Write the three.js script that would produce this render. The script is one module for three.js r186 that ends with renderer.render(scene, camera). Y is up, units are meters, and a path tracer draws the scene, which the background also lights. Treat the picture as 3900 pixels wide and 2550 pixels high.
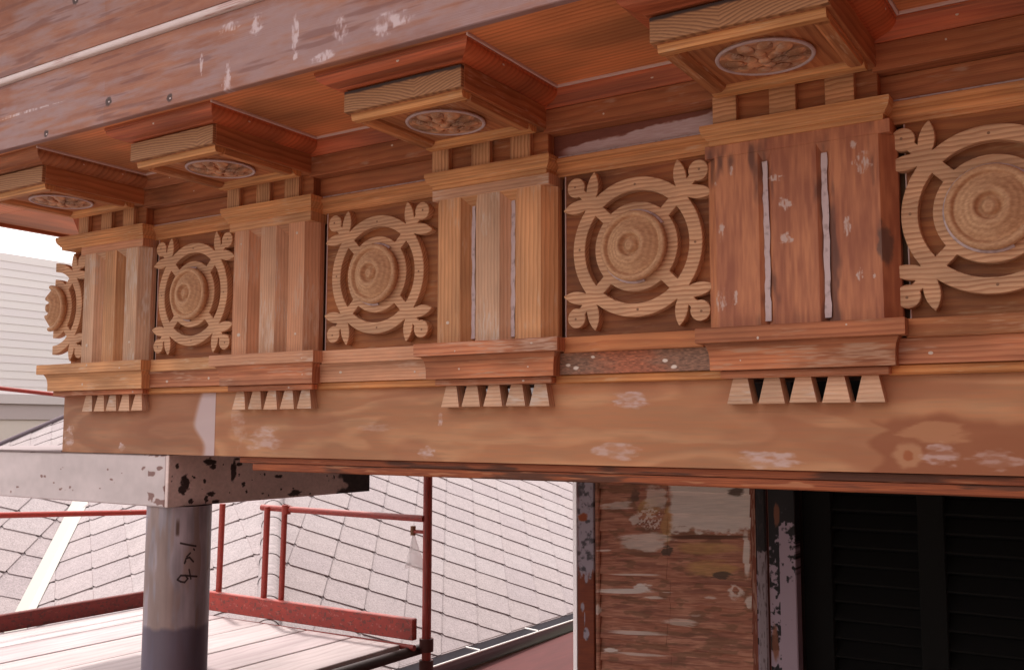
import * as THREE from 'three';
import { mergeGeometries, toCreasedNormals } from 'three/addons/utils/BufferGeometryUtils.js';

// ------------------------------------------------------------------ camera, sky, sun, exposure
const scene = new THREE.Scene();
const camera = new THREE.PerspectiveCamera(37.85, 1024 / 669, 0.05, 2000);
camera.position.set(2.9654, -0.2284, 2.1145);
camera.rotation.set(0.0939, 0.5686, 0.0016, 'YXZ');

const SUN = new THREE.Vector3(-0.72, 1.3, -0.42).normalize();
{
  const w = 512, h = 256, d = new Float32Array(w * h * 4);
  for (let j = 0; j < h; j++) for (let i = 0; i < w; i++) {
    const el = ((j + 0.5) / h - 0.5) * Math.PI, az = ((i + 0.5) / w) * 2 * Math.PI - Math.PI;
    const dir = [Math.cos(el) * Math.cos(az), Math.sin(el), Math.cos(el) * Math.sin(az)];
    const s = Math.max(0, dir[1]);
    const c = dir[0] * SUN.x + dir[1] * SUN.y + dir[2] * SUN.z;
    const glow = Math.pow(Math.max(0, c * 0.5 + 0.5), 3) * 2.2;
    const L = 0.62 * (1 + 0.2 * s) + glow;
    const k = (j * w + i) * 4, g = el < 0 ? 0.8 : 1;
    d[k] = L * 1.0 * g; d[k + 1] = L * 0.955 * g; d[k + 2] = L * 0.945 * g; d[k + 3] = 1;
  }
  const sky = new THREE.DataTexture(d, w, h, THREE.RGBAFormat, THREE.FloatType);
  sky.mapping = THREE.EquirectangularReflectionMapping; sky.magFilter = THREE.LinearFilter; sky.minFilter = THREE.LinearFilter; sky.needsUpdate = true;
  scene.background = sky; scene.environment = sky;
}
const sun = new THREE.DirectionalLight(new THREE.Color(1, 0.93, 0.86), 3.2);
sun.position.copy(SUN).multiplyScalar(30); sun.target.position.set(0, 0, -1);
sun.castShadow = true; sun.shadow.radius = 6; sun.shadow.mapSize.set(4096, 4096);
Object.assign(sun.shadow.camera, { left: -14, right: 14, top: 14, bottom: -14, near: 1, far: 80 });
scene.add(sun, sun.target);

const renderer = new THREE.WebGLRenderer({ antialias: true });
renderer.setSize(1024, 669);
renderer.shadowMap.enabled = true;
renderer.toneMapping = THREE.LinearToneMapping;
renderer.toneMappingExposure = 1.15;

// ------------------------------------------------------------------ noise and textures
let seed = 20;
const rnd = () => { seed = (seed * 1664525 + 1013904223) >>> 0; return seed / 4294967296; };
const rr = (a, b) => a + (b - a) * rnd();
function hash(x, y, s) { let h = (x * 374761393 + y * 668265263 + s * 974634777) | 0; h = Math.imul(h ^ (h >>> 13), 1274126177); h ^= h >>> 16; return (h >>> 0) / 4294967296; }
const mod = (a, n) => n ? ((a % n) + n) % n : a;
function noise(x, y, s = 0, px = 0, py = 0) {
  const xi = Math.floor(x), yi = Math.floor(y), fx = x - xi, fy = y - yi, a = fx * fx * (3 - 2 * fx), b = fy * fy * (3 - 2 * fy);
  const x0 = mod(xi, px), x1 = mod(xi + 1, px), y0 = mod(yi, py), y1 = mod(yi + 1, py);
  const p = hash(x0, y0, s), q = hash(x1, y0, s), r = hash(x0, y1, s), t = hash(x1, y1, s);
  return p + (q - p) * a + (r - p) * b + (p - q - r + t) * a * b;
}
function fbm(x, y, s = 0, o = 4, px = 0, py = 0) { let v = 0, a = 0.5, n = 0; for (let k = 0; k < o; k++) { v += a * noise(x, y, s + k * 17, px, py); n += a; x *= 2; y *= 2; px *= 2; py *= 2; a *= 0.5; } return v / n; }
const clamp = (x, a = 0, b = 1) => Math.min(b, Math.max(a, x));
const ss = (a, b, x) => { const t = clamp((x - a) / (b - a)); return t * t * (3 - 2 * t); };
const mix = (a, b, t) => [a[0] + (b[0] - a[0]) * t, a[1] + (b[1] - a[1]) * t, a[2] + (b[2] - a[2]) * t];
function tex(w, h, fn, srgb = true, wrap = THREE.RepeatWrapping) {
  const d = new Uint8Array(w * h * 4);
  for (let j = 0; j < h; j++) for (let i = 0; i < w; i++) {
    const c = fn((i + 0.5) / w, (j + 0.5) / h), k = (j * w + i) * 4;
    d[k] = clamp(c[0], 0, 255); d[k + 1] = clamp(c[1], 0, 255); d[k + 2] = clamp(c[2], 0, 255); d[k + 3] = 255;
  }
  const t = new THREE.DataTexture(d, w, h); t.magFilter = THREE.LinearFilter; t.minFilter = THREE.LinearFilter;
  t.wrapS = t.wrapT = wrap; if (srgb) t.colorSpace = THREE.SRGBColorSpace; t.needsUpdate = true; return t;
}
// soft-edged spot of dirt or paint with a ragged outline
function spot(x, y, cx, cy, rx, ry, s = 1, rag = 0.7) {
  const dx = (x - cx) / rx, dy = (y - cy) / ry, d = dx * dx + dy * dy;
  if (d > 5) return 0;
  const n = fbm((x / rx) * 1.6 + s * 7.3, (y / ry) * 2.4 + s * 3.1, s, 5);
  return ss(0.12, -0.3, Math.sqrt(d) - 0.95 - (n - 0.5) * 1.5 * rag);
}
// straight-grained pine; u runs along the grain
function pine(o) {
  const { rings = 14, wob = 1.2, sd = 1, early = [204, 156, 126], late = [182, 130, 100], blot = 0.2, paint = 0, red = 0 } = o;
  return tex(o.w || 1024, o.h || 256, (u, v) => {
    const wv = (fbm(u * 3, v * 2, sd, 3, 3, 2) - 0.5) * wob + (fbm(u * 16, v * 6, sd + 5, 2, 16, 6) - 0.5) * 0.25;
    const r = v * rings + wv, f = r - Math.floor(r), ring = Math.floor(mod(r, rings));
    const la = ss(0.25, 0.85, f) * (1 - ss(0.9, 1, f)) * (0.55 + 0.45 * hash(ring, 3, sd));
    const fib = fbm(u * 24, v * 180, sd + 9, 2, 24, 180) - 0.5, big = fbm(u * 4, v * 3, sd + 21, 3, 4, 3) - 0.5;
    let c = mix(early, late, clamp(la + fib * 0.35));
    const k = 1 + fib * 0.16 + big * blot * 2;
    c = [c[0] * k, c[1] * k * (1 - red * Math.max(0, big) * 1.2), c[2] * k * (1 - red * Math.max(0, big) * 1.4)];
    if (paint) {
      const p = ss(0.56, 0.8, fbm(u * 8, v * 5, sd + 33, 4, 8, 5) * 0.6 + fbm(u * 30, v * 70, sd + 41, 3, 30, 70) * 0.4 + (paint - 0.5) * 0.16);
      c = mix(c, [206, 184, 186], p * 0.8);
    }
    return c;
  });
}
const setRep = (t, sx, sy) => { t.repeat.set(1 / sx, 1 / sy); return t; };
const mapA = setRep(pine({ sd: 3, rings: 17, wob: 0.8, paint: 0.35 }), 0.8, 0.2);
const mapB = setRep(pine({ sd: 61, rings: 11, wob: 1.6, paint: 0.4, early: [188, 132, 100], late: [162, 104, 76], blot: 0.3 }), 0.9, 0.22);
const mapC = setRep(pine({ sd: 91, rings: 20, wob: 0.8, paint: 0.85, early: [208, 164, 146], late: [188, 140, 122] }), 0.7, 0.2);
const mapD = setRep(pine({ sd: 141, rings: 10, wob: 1.1, early: [204, 156, 132], late: [168, 116, 92], w: 512, h: 512, blot: 0.12 }), 0.34, 0.105);
const mapE = setRep(pine({ sd: 171, rings: 22, wob: 2, early: [190, 142, 112], late: [168, 114, 86], blot: 0.4, red: 0.1 }), 1.3, 0.36);
const mapF = setRep(pine({ sd: 211, rings: 15, wob: 0.9, paint: 0.7, early: [196, 138, 114], late: [164, 106, 84], blot: 0.35 }), 0.9, 0.2);
// end grain, arcs of growth rings, for the fronts of the mutules
const endGrain = (sd, darkTop) => tex(512, 128, (u, v) => {
  const x = (u - 0.45) * 3.4, y = v + 2.0 + 0.15 * Math.sin(u * 5 + sd);
  const r = Math.hypot(x, y * 1.05) * 7.5 + (fbm(u * 4, v * 2, sd, 3) - 0.5) * 1.0, f = r - Math.floor(r);
  const la = ss(0.2, 0.8, f) * (1 - ss(0.86, 1, f)), fib = fbm(u * 60, v * 30, sd + 2, 2) - 0.5;
  let c = mix([172, 120, 88], [128, 82, 58], clamp(la * 0.9 + fib * 0.4));
  if (darkTop) c = mix(c, [42, 24, 24], ss(0.0, 0.12, v - 0.86 + 0.22 * (fbm(u * 5, 1, sd + 8, 3) - 0.5)) * 0.9);  // darker ragged band along the top edge of the front board
  return c;
}, true, THREE.MirroredRepeatWrapping);
const mapEnd = setRep(endGrain(5, 0), 0.36, 0.05), mapEndDark = setRep(endGrain(9, 1), 0.36, 0.05);
// fine relief for all bare wood
const grainBump = setRep(tex(512, 256, (u, v) => { const g = fbm(u * 12, v * 120, 7, 3, 12, 120) * 255; return [g, g, g]; }, false), 0.6, 0.15);

const wood = (map, tint = 0xffffff, rough = 0.72) => new THREE.MeshStandardMaterial({ map, color: new THREE.Color(tint).multiply(new THREE.Color(0.96, 1, 0.84)), roughness: rough, bumpMap: grainBump, bumpScale: 0.0006 });
const plain = (c, rough = 0.8, metal = 0) => new THREE.MeshStandardMaterial({ color: new THREE.Color(c), roughness: rough, metalness: metal });
const bossMap = tex(256, 256, (u, v) => {
  const x = u - 0.5, y = v - 0.5, r = Math.hypot(x * 1.04 + 0.02, y) * 46 + (fbm(u * 5, v * 5, 3, 3) - 0.5) * 3, f = 0.5 + 0.5 * Math.sin(r * 2.2);
  return mix([210, 162, 136], [176, 124, 98], clamp(f * 0.4 + (fbm(u * 30, v * 60, 7, 3) - 0.5) * 1.2 + 0.2));
});
const caulkMap = setRep(tex(128, 128, (u, v) => mix([194, 172, 174], [164, 142, 142], ss(0.5, 0.75, fbm(u * 9, v * 9, 5, 4, 9, 9)))), 0.12, 0.12);
const M = {
  fret: wood(mapD), panel: wood(mapB, 0xd2b698), panelDark: wood(mapB, 0xc6a68a),
  bar: [wood(mapC), wood(mapC, 0xf6dccc), wood(mapA, 0xfff0e4), wood(mapC, 0xfff4ee)],
  cap: wood(mapA, 0xffe8cc), capB: wood(mapA, 0xfadcc0), dentil: wood(mapD, 0xf8ecdc), dentilBase: wood(mapB, 0xe8c8b4),
  red: wood(mapE, 0xe09c84, 0.6), redDark: wood(mapE, 0xd0a08c, 0.6), brown: wood(mapB, 0xdcbcae), orange: wood(mapA, 0xffdcb4),
  soffit: wood(mapE, 0xfbd8c2, 0.6), taenia: [wood(mapC, 0xfae4d8), wood(mapA, 0xfff0e0), wood(mapF, 0xf8e0d4), wood(mapF, 0xeacdb8), wood(mapB, 0xf2d6c0)],
  regula: wood(mapF, 0xfadfd0), gutta: wood(mapC, 0xffffff), boss: wood(bossMap), mut: wood(mapB, 0xf2d8c6), frontPlain: wood(mapB, 0xe6ccb8),
  front: wood(mapEnd), frontDark: wood(mapEndDark), frame: wood(mapA, 0xffe8c8), frameB: wood(mapB, 0xffecd8),
  rosetteMat: wood(setRep(pine({ sd: 301, rings: 4, paint: 1.15, early: [204, 160, 138], late: [170, 122, 102], blot: 0.5, w: 256, h: 256 }), 0.5, 0.5), 0xf0dcd2),
  caulk: new THREE.MeshStandardMaterial({ map: caulkMap, roughness: 0.85 }), caulkPink: plain(0xceb0aa, 0.85), core: plain(0x8a6650, 0.95), putty: plain(0xcdb9ac, 0.85),
};

// ------------------------------------------------------------------ geometry helpers
const V = (x, y, z) => new THREE.Vector3(x, y, z);
class MB {
  constructor(grain = 'x', uv = null) { this.p = []; this.n = []; this.t = []; this.g = grain === 'x' ? V(1, 0, 0) : grain === 'y' ? V(0, 1, 0) : grain === 'z' ? V(0, 0, 1) : grain; this.o = [rr(0, 5), rr(0, 5)]; this.uv = uv; }
  tri(a, b, c, nn) {
    if (this.ref) { const m = V(0, 0, 0).crossVectors(b.clone().sub(a), c.clone().sub(a)); if (m.dot(a.clone().add(b).add(c).multiplyScalar(1 / 3).sub(this.ref)) < 0) { [b, c] = [c, b]; } nn = null; }
    const n = nn || V(0, 0, 0).crossVectors(b.clone().sub(a), c.clone().sub(a)).normalize();
    const across = V(0, 0, 0).crossVectors(n, this.g), end = across.length() < 0.35;
    const uDir = end ? (Math.abs(n.y) < 0.8 ? V(0, 1, 0) : V(1, 0, 0)) : this.g, vDir = end ? V(0, 0, 0).crossVectors(n, uDir).normalize() : across.normalize();
    for (const q of [a, b, c]) {
      this.p.push(q.x, q.y, q.z); this.n.push(n.x, n.y, n.z);
      if (this.uv) this.t.push(...this.uv(q, n)); else this.t.push(q.dot(uDir) + this.o[0], q.dot(vDir) + this.o[1]);
    }
  }
  poly(pts) { for (let k = 1; k < pts.length - 1; k++) this.tri(pts[0], pts[k], pts[k + 1]); return this; }
  quad(a, b, c, d) { const n = V(0, 0, 0).crossVectors(c.clone().sub(a), d.clone().sub(b)).normalize(); this.tri(a, b, c, n); this.tri(a, c, d, n); return this; }
  box(x0, x1, y0, y1, z0, z1, c = 0.0012) {
    c = Math.min(c, (x1 - x0) / 3, (y1 - y0) / 3, (z1 - z0) / 3);
    this.ref = V((x0 + x1) / 2, (y0 + y1) / 2, (z0 + z1) / 2);
    const X = [x0, x1], Y = [y0, y1], Z = [z0, z1];
    const P = (i, j, k, ax) => V(X[i] + (ax === 0 ? 0 : i ? -c : c), Y[j] + (ax === 1 ? 0 : j ? -c : c), Z[k] + (ax === 2 ? 0 : k ? -c : c));
    const f = (a, b, d, e) => this.quad(a, b, d, e);
    f(P(0, 0, 1, 2), P(1, 0, 1, 2), P(1, 1, 1, 2), P(0, 1, 1, 2)); f(P(1, 0, 0, 2), P(0, 0, 0, 2), P(0, 1, 0, 2), P(1, 1, 0, 2));
    f(P(1, 0, 1, 0), P(1, 0, 0, 0), P(1, 1, 0, 0), P(1, 1, 1, 0)); f(P(0, 0, 0, 0), P(0, 0, 1, 0), P(0, 1, 1, 0), P(0, 1, 0, 0));
    f(P(0, 1, 1, 1), P(1, 1, 1, 1), P(1, 1, 0, 1), P(0, 1, 0, 1)); f(P(0, 0, 0, 1), P(1, 0, 0, 1), P(1, 0, 1, 1), P(0, 0, 1, 1));
    for (const j of [0, 1]) for (const k of [0, 1]) f(P(0, j, k, 1), P(1, j, k, 1), P(1, j, k, 2), P(0, j, k, 2));
    for (const i of [0, 1]) for (const k of [0, 1]) f(P(i, 0, k, 0), P(i, 1, k, 0), P(i, 1, k, 2), P(i, 0, k, 2));
    for (const i of [0, 1]) for (const j of [0, 1]) f(P(i, j, 0, 0), P(i, j, 1, 0), P(i, j, 1, 1), P(i, j, 0, 1));
    for (const i of [0, 1]) for (const j of [0, 1]) for (const k of [0, 1]) this.tri(P(i, j, k, 0), P(i, j, k, 1), P(i, j, k, 2));
    this.ref = null;
    return this;
  }
  // rectangles [y, x0, x1, z0, z1] from the top down, joined by walls: mitred mouldings with returns
  stack(L) {
    const R = (l) => [V(l[1], l[0], l[4]), V(l[2], l[0], l[4]), V(l[2], l[0], l[3]), V(l[1], l[0], l[3])];
    this.poly(R(L[0])); this.poly(R(L[L.length - 1]).reverse());
    for (let k = 0; k + 1 < L.length; k++) { const a = R(L[k]), b = R(L[k + 1]); for (let i = 0; i < 4; i++) { const j = (i + 1) % 4; this.quad(b[i], b[j], a[j], a[i]); } }
    return this;
  }
  // closed outline in (z, y), counter-clockwise seen from +x, run from x0 to x1
  prismX(pr, x0, x1) {
    if (pr.reduce((s, p, i) => { const q = pr[(i + 1) % pr.length]; return s + p[0] * q[1] - q[0] * p[1]; }, 0) < 0) pr = [...pr].reverse();
    const A = pr.map(([z, y]) => V(x0, y, z)), B = pr.map(([z, y]) => V(x1, y, z)), sh = THREE.ShapeUtils.triangulateShape(pr.map(([z, y]) => new THREE.Vector2(z, y)), []);
    for (let i = 0; i < pr.length; i++) { const j = (i + 1) % pr.length; this.quad(A[i], B[i], B[j], A[j]); }
    for (const [a, b, c] of sh) { this.tri(A[a], A[b], A[c]); this.tri(B[a], B[c], B[b]); }
    return this;
  }
  // closed outline in (x, z), run upward from y0 to y1
  prismY(pr, y0, y1) {
    if (pr.reduce((s, p, i) => { const q = pr[(i + 1) % pr.length]; return s + p[0] * q[1] - q[0] * p[1]; }, 0) < 0) pr = [...pr].reverse();
    const A = pr.map(([x, z]) => V(x, y0, z)), B = pr.map(([x, z]) => V(x, y1, z)), sh = THREE.ShapeUtils.triangulateShape(pr.map(([x, z]) => new THREE.Vector2(x, z)), []);
    for (let i = 0; i < pr.length; i++) { const j = (i + 1) % pr.length; this.quad(A[i], B[i], B[j], A[j]); }
    for (const [a, b, c] of sh) { this.tri(A[a], A[b], A[c]); this.tri(B[a], B[c], B[b]); }
    return this;
  }
  geo(smooth = 0) {
    let g = new THREE.BufferGeometry();
    g.setAttribute('position', new THREE.Float32BufferAttribute(this.p, 3)); g.setAttribute('normal', new THREE.Float32BufferAttribute(this.n, 3)); g.setAttribute('uv', new THREE.Float32BufferAttribute(this.t, 2));
    return smooth ? toCreasedNormals(g, smooth) : g;
  }
  build(name, mat, parent, smooth = 0) { return mesh(name, this.geo(smooth), mat, parent); }
}
function mesh(name, g, mat, parent = scene) { const m = new THREE.Mesh(g, mat); m.name = name; m.castShadow = m.receiveShadow = true; parent.add(m); return m; }
const used = {};
function numbered(n) { used[n] = (used[n] ?? -1) + 1; return used[n] ? `${n}_${String(used[n]).padStart(3, '0')}` : n; }
function thing(name, label, category, group) { const o = new THREE.Group(); o.name = numbered(name); o.userData = { label, category }; if (group) o.userData.group = group; scene.add(o); return o; }
function part(name, parent, label) { const o = new THREE.Group(); o.name = name; if (label) o.userData.label = label; parent.add(o); return o; }
function tag(o, label, category, group) { o.name = numbered(o.name); o.userData = { label, category }; if (group) o.userData.group = group; return o; }
function planarUV(g, f) { const p = g.attributes.position, t = []; for (let i = 0; i < p.count; i++) t.push(...f(p.getX(i), p.getY(i), p.getZ(i))); g.setAttribute('uv', new THREE.Float32BufferAttribute(t, 2)); return g; }
function tube(a, b, r, seg = 16) {
  const d = b.clone().sub(a), g = new THREE.CylinderGeometry(r, r, d.length(), seg);
  g.applyQuaternion(new THREE.Quaternion().setFromUnitVectors(V(0, 1, 0), d.clone().normalize())); g.translate((a.x + b.x) / 2, (a.y + b.y) / 2, (a.z + b.z) / 2); return g;
}

// ------------------------------------------------------------------ the setting: ground
{
  const t = setRep(tex(512, 512, (u, v) => { const n = fbm(u * 8, v * 8, 3, 5, 8, 8), k = 0.7 + n * 0.6; return [112 * k, 108 * k, 92 * k]; }), 7, 7);
  const g = new THREE.PlaneGeometry(900, 900); g.rotateX(-Math.PI / 2); g.translate(0, -6, 0); planarUV(g, (x, y, z) => [x, z]);
  const m = mesh('ground', g, new THREE.MeshStandardMaterial({ map: t, roughness: 1 })); m.userData.kind = 'structure';
}

// ------------------------------------------------------------------ the carved entablature
const ent = thing('porch_entablature', 'carved bare-wood porch entablature with triglyphs, ringed rosette panels and bracketed cornice', 'cornice');
const TC = [0.003, 0.772, 1.575, 2.367, 3.15], TW = [0.147, 0.15, 0.158, 0.176, 0.16], RX = [0.391, 1.173, 1.977, 2.745], ZF = 0.053, XR = 4.2, XL = -0.313;

// architrave: plywood sheets with their own stains, plugs and paint smears, in metres
const plyMap = tex(2048, 160, (u, v) => {
  const x = -0.3 + u * 3.6, y = -0.33 + v * 0.22;
  const w = fbm(x * 1.5 + fbm(x * 2, y * 8, 71, 2), y * 8, 11, 3), r = (w * 5 + fbm(x * 9, y * 30, 14, 3) * 0.5 + y * 8), f = r - Math.floor(r);
  const band = ss(0.05, 0.5, f) * (1 - ss(0.75, 1, f)), fib = fbm(x * 14, y * 230, 19, 3) - 0.5, big = fbm(x * 1.7, y * 4, 23, 3) - 0.5;
  let c = mix([194, 142, 104], [164, 108, 74], clamp(band * 0.55 + fib * 0.9 + 0.1)); const k = 1 + fib * 0.26 + big * 0.3; c = c.map((q) => q * k);
  if (x < 0.561) c = [c[0] * 0.9, c[1] * 0.88, c[2] * 0.9];
  const blotch = ss(0.56, 0.68, fbm(x * 3 + 4, y * 9, 31, 4)); c = mix(c, [152, 92, 64], blotch * 0.35);
  // the wide stain at the plug and the pale figure inside it
  const st = ss(0.0, 0.02, Math.min(x - 2.51 - 0.03 * (fbm(y * 30, 2, 5, 3) - 0.5) * 3, -0.196 + (fbm(x * 14, 1, 6, 3) - 0.5) * 0.05 - y)); c = mix(c, [146, 86, 56], st * 0.85);
  c = mix(c, [184, 130, 94], spot(x, y, 2.63, -0.238, 0.07, 0.026, 4, 0.8) * 0.75);
  c = mix(c, [184, 134, 100], spot(x, y, 2.579, -0.284, 0.03, 0.03, 8, 0.35) * 0.8); c = mix(c, [160, 92, 56], spot(x, y, 2.579, -0.284, 0.011, 0.012, 9, 0.2));
  for (const [cx, cy, a, b, s, o] of [[1.982, -0.165, 0.045, 0.02, 1, 0.75], [1.929, -0.284, 0.06, 0.022, 2, 0.6], [2.296, -0.295, 0.065, 0.02, 3, 0.7], [2.64, -0.28, 0.035, 0.024, 4, 0.65], [2.74, -0.29, 0.05, 0.018, 14, 0.5], [0.775, -0.265, 0.085, 0.038, 5, 0.6], [0.66, -0.22, 0.035, 0.07, 6, 0.35], [1.425, -0.207, 0.008, 0.02, 7, 0.7], [1.381, -0.296, 0.025, 0.017, 8, 0.8], [0.103, -0.296, 0.016, 0.014, 9, 0.9], [-0.195, -0.266, 0.03, 0.04, 10, 0.7], [1.2, -0.23, 0.07, 0.012, 12, 0.3], [1.62, -0.16, 0.05, 0.012, 13, 0.3]]) {
    const m = spot(x, y, cx, cy, a, b, s, 0.9); if (m) c = mix(c, [206, 184, 188], m * o * (0.25 + 0.75 * ss(0.3, 0.7, fbm(x * 40, y * 130, s + 50, 4))));
  }
  const tape = ss(0.47, 0.5, x + (fbm(y * 9, 3, 77, 2) - 0.5) * 0.1) * (x < 0.556 ? 1 : 0); c = mix(c, [198, 180, 186], tape * 0.85);
  return c;
}, true, THREE.ClampToEdgeWrapping);
const plyMat = new THREE.MeshStandardMaterial({ map: plyMap, roughness: 0.7, bumpMap: grainBump, bumpScale: 0.0002 });
const plyUV = (q) => [(q.x * 0.975 + 0.374) / 3.6, (q.y * 0.975 + 0.3243) / 0.22];
// the top edge of the plywood is cut away behind each row of guttae
function plyBoard(x0, x1, z1, label) {
  const y0 = -0.3205, y1 = -0.1215, pts = [[x0, y0], [x1, y0], [x1, y1]];
  for (let i = 4; i >= 0; i--) { const a = TC[i] - 0.152, b = TC[i] + 0.152; if (a > x0 && b < x1) pts.push([b, y1], [b, -0.173], [a, -0.173], [a, y1]); }
  pts.push([x0, y1]);
  const m = new MB('x', plyUV), z0 = -0.02, A = pts.map(([x, y]) => V(x, y, z1)), B = pts.map(([x, y]) => V(x, y, z0));
  for (const [i, j, k] of THREE.ShapeUtils.triangulateShape(pts.map((p) => new THREE.Vector2(...p)), [])) { m.tri(A[i], A[j], A[k]); m.tri(B[i], B[k], B[j]); }
  for (let i = 0; i < pts.length; i++) { const j = (i + 1) % pts.length; m.quad(A[i], B[i], B[j], A[j]); }
  m.build('architrave_board', plyMat, ent).userData.label = label;
}
plyBoard(XL, 0.4985, -0.0006, 'plywood architrave board with a strip of white primer');
plyBoard(0.4995, XR, 0.0004, 'long plywood architrave board with stains and paint smears');
const beamMap = setRep(tex(1024, 64, (u, v) => {
  const f = fbm(u * 30, v * 40, 3, 3, 30, 40) - 0.5, d = ss(0.52, 0.66, fbm(u * 12, v * 2, 9, 4, 12, 2)); let c = mix([170, 102, 72], [120, 66, 52], clamp(0.4 + f * 1.6)); c = mix(c, [74, 50, 46], d * 0.75);
  return mix(c, [196, 150, 130], ss(0.66, 0.75, fbm(u * 20, v * 6, 29, 3, 20, 6)) * 0.6);
}), 2.3, 0.05);
const beamMat = wood(beamMap, 0xf0dcd2, 0.8), beamMat2 = wood(beamMap, 0xffe6d4, 0.8);
const beam = new MB('x').box(-0.29, XR, -0.319, -0.185, -0.25, -0.0205).build('architrave_beam', M.core, ent);
new MB('x').box(0.6, XR, -0.3405, -0.3215, -0.25, -0.011, 0.002).build('beam_board', beamMat, beam);
new MB('x').box(0.66, XR, -0.363, -0.3415, -0.25, -0.007, 0.003).build('beam_board', beamMat2, beam);
new MB('x').box(-0.2, XR, -0.12, 0.605, -0.22, -0.03).build('frieze_core', M.core, ent);
// the part of the entablature that turns the corner
const ret = part('corner_return', ent);
new MB('z').box(XL, XL + 0.02, -0.3203, -0.122, -2.2, -0.021).build('architrave_board', M.panel, ret);
new MB('z').box(-0.292, -0.06, -0.318, -0.126, -2.2, -0.26).build('architrave_beam', M.core, ret);
new MB('z').box(-0.286, -0.2, -0.121, 0.4, -2.2, -0.035).build('frieze_panel', M.panel, ret);
new MB('z').stack([[0.447, -0.31, -0.2, -2.2, -0.036], [0.438, -0.31, -0.2, -2.2, -0.036], [0.42, -0.3, -0.2, -2.2, -0.036], [0.402, -0.29, -0.2, -2.2, -0.036]]).build('cap_moulding', M.cap, ret);
new MB('z').stack([[0.612, -0.42, -0.2, -2.2, -0.036], [0.57, -0.38, -0.2, -2.2, -0.036], [0.51, -0.34, -0.2, -2.2, -0.036], [0.4475, -0.3, -0.2, -2.2, -0.036]]).build('bed_moulding', M.red, ret);
new MB('z').box(-0.95, -0.2, 0.606, 0.628, -2.2, -0.002).build('soffit_board', M.soffit, ret);
new MB('z').box(-0.972, -0.951, 0.593, 0.82, -2.2, 0.489).build('fascia_board', M.redDark, ret);

// fret pattern: distance field of rings, spokes and trefoils, contoured into an outline
const seg2 = (x, y, ax, ay, bx, by) => { const t = clamp(((x - ax) * (bx - ax) + (y - ay) * (by - ay)) / ((bx - ax) ** 2 + (by - ay) ** 2)); return Math.hypot(x - ax - t * (bx - ax), y - ay - t * (by - ay)); };
function lens(x, y, ax, ay, bx, by, h) {
  const L = Math.hypot(bx - ax, by - ay), mx = (ax + bx) / 2, my = (ay + by) / 2, nx = -(by - ay) / L, ny = (bx - ax) / L, R = (L * L / 4 + h * h) / (2 * h), k = R - h;
  return Math.max(Math.hypot(x - mx - nx * k, y - my - ny * k), Math.hypot(x - mx + nx * k, y - my + ny * k)) - R;
}
function fretField(x, y) {
  const r = Math.hypot(x, y), X = Math.abs(x), Y = Math.abs(y);
  let d = Math.min(Math.abs(r - 0.1525) - 0.0162, r - 0.108);
  d = Math.min(d, seg2(X, Y, 0.07, 0.07, 0.125, 0.125) - 0.0145);
  d = Math.min(d, seg2(X, Y, 0.115, 0.115, 0.155, 0.157) - 0.0105, Math.hypot(X - 0.1605, Y - 0.163) - 0.0245);
  d = Math.min(d, lens(X, Y, 0.121, 0.112, 0.109, 0.1965, 0.0162), lens(X, Y, 0.112, 0.121, 0.1975, 0.107, 0.0162));
  return d;
}
function contour(field, R, n, x0 = -R) {
  const st = 2 * R / n, nx = Math.ceil((R - x0) / st), pt = new Map(), nxt = new Map(), val = [];
  for (let j = 0; j <= n; j++) { val.push([]); for (let i = 0; i <= nx; i++) val[j].push((i === 0 || i === nx || j === 0 || j === n) ? Math.max(field(x0 + i * st, -R + j * st), 1e-6) : field(x0 + i * st, -R + j * st)); }
  const E = (i, j, h) => { const k = `${i},${j},${h}`; if (!pt.has(k)) { const a = val[j][i], b = h ? val[j][i + 1] : val[j + 1][i], t = a / (a - b); pt.set(k, [x0 + (i + (h ? t : 0)) * st, -R + (j + (h ? 0 : t)) * st]); } return k; };
  for (let j = 0; j < n; j++) for (let i = 0; i < nx; i++) {
    const q = [val[j][i], val[j][i + 1], val[j + 1][i + 1], val[j + 1][i]].map((v) => v < 0);
    const e = [() => E(i, j, 1), () => E(i + 1, j, 0), () => E(i, j + 1, 1), () => E(i, j, 0)], outs = [], ins = [];
    for (let k = 0; k < 4; k++) { const a = q[k], b = q[(k + 1) % 4]; if (a && !b) outs.push(k); if (!a && b) ins.push(k); }
    if (outs.length === 1) nxt.set(e[outs[0]](), e[ins[0]]());
    else if (outs.length === 2) for (const o of outs) { const m = ins.find((k) => k === (o + 3) % 4); nxt.set(e[o](), e[m](  )); }
  }
  const loops = [];
  while (nxt.size) { const s0 = nxt.keys().next().value; let k = s0; const L = []; while (nxt.has(k)) { L.push(pt.get(k)); const m = nxt.get(k); nxt.delete(k); k = m; } if (L.length > 6) loops.push(L); }
  const simp = (L) => { const o = []; for (let i = 0; i < L.length; i++) { const a = o.length ? o[o.length - 1] : L[L.length - 1], b = L[i], c = L[(i + 1) % L.length]; const cr = Math.abs((b[0] - a[0]) * (c[1] - a[1]) - (b[1] - a[1]) * (c[0] - a[0])) / (Math.hypot(c[0] - a[0], c[1] - a[1]) + 1e-9); if (cr > 0.00012 || Math.hypot(b[0] - a[0], b[1] - a[1]) > 0.012) o.push(b); } return o; };
  const area = (L) => L.reduce((s, p, i) => { const q = L[(i + 1) % L.length]; return s + p[0] * q[1] - q[0] * p[1]; }, 0) / 2;
  return loops.map(simp).map((L) => ({ L, a: area(L) }));
}
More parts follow.
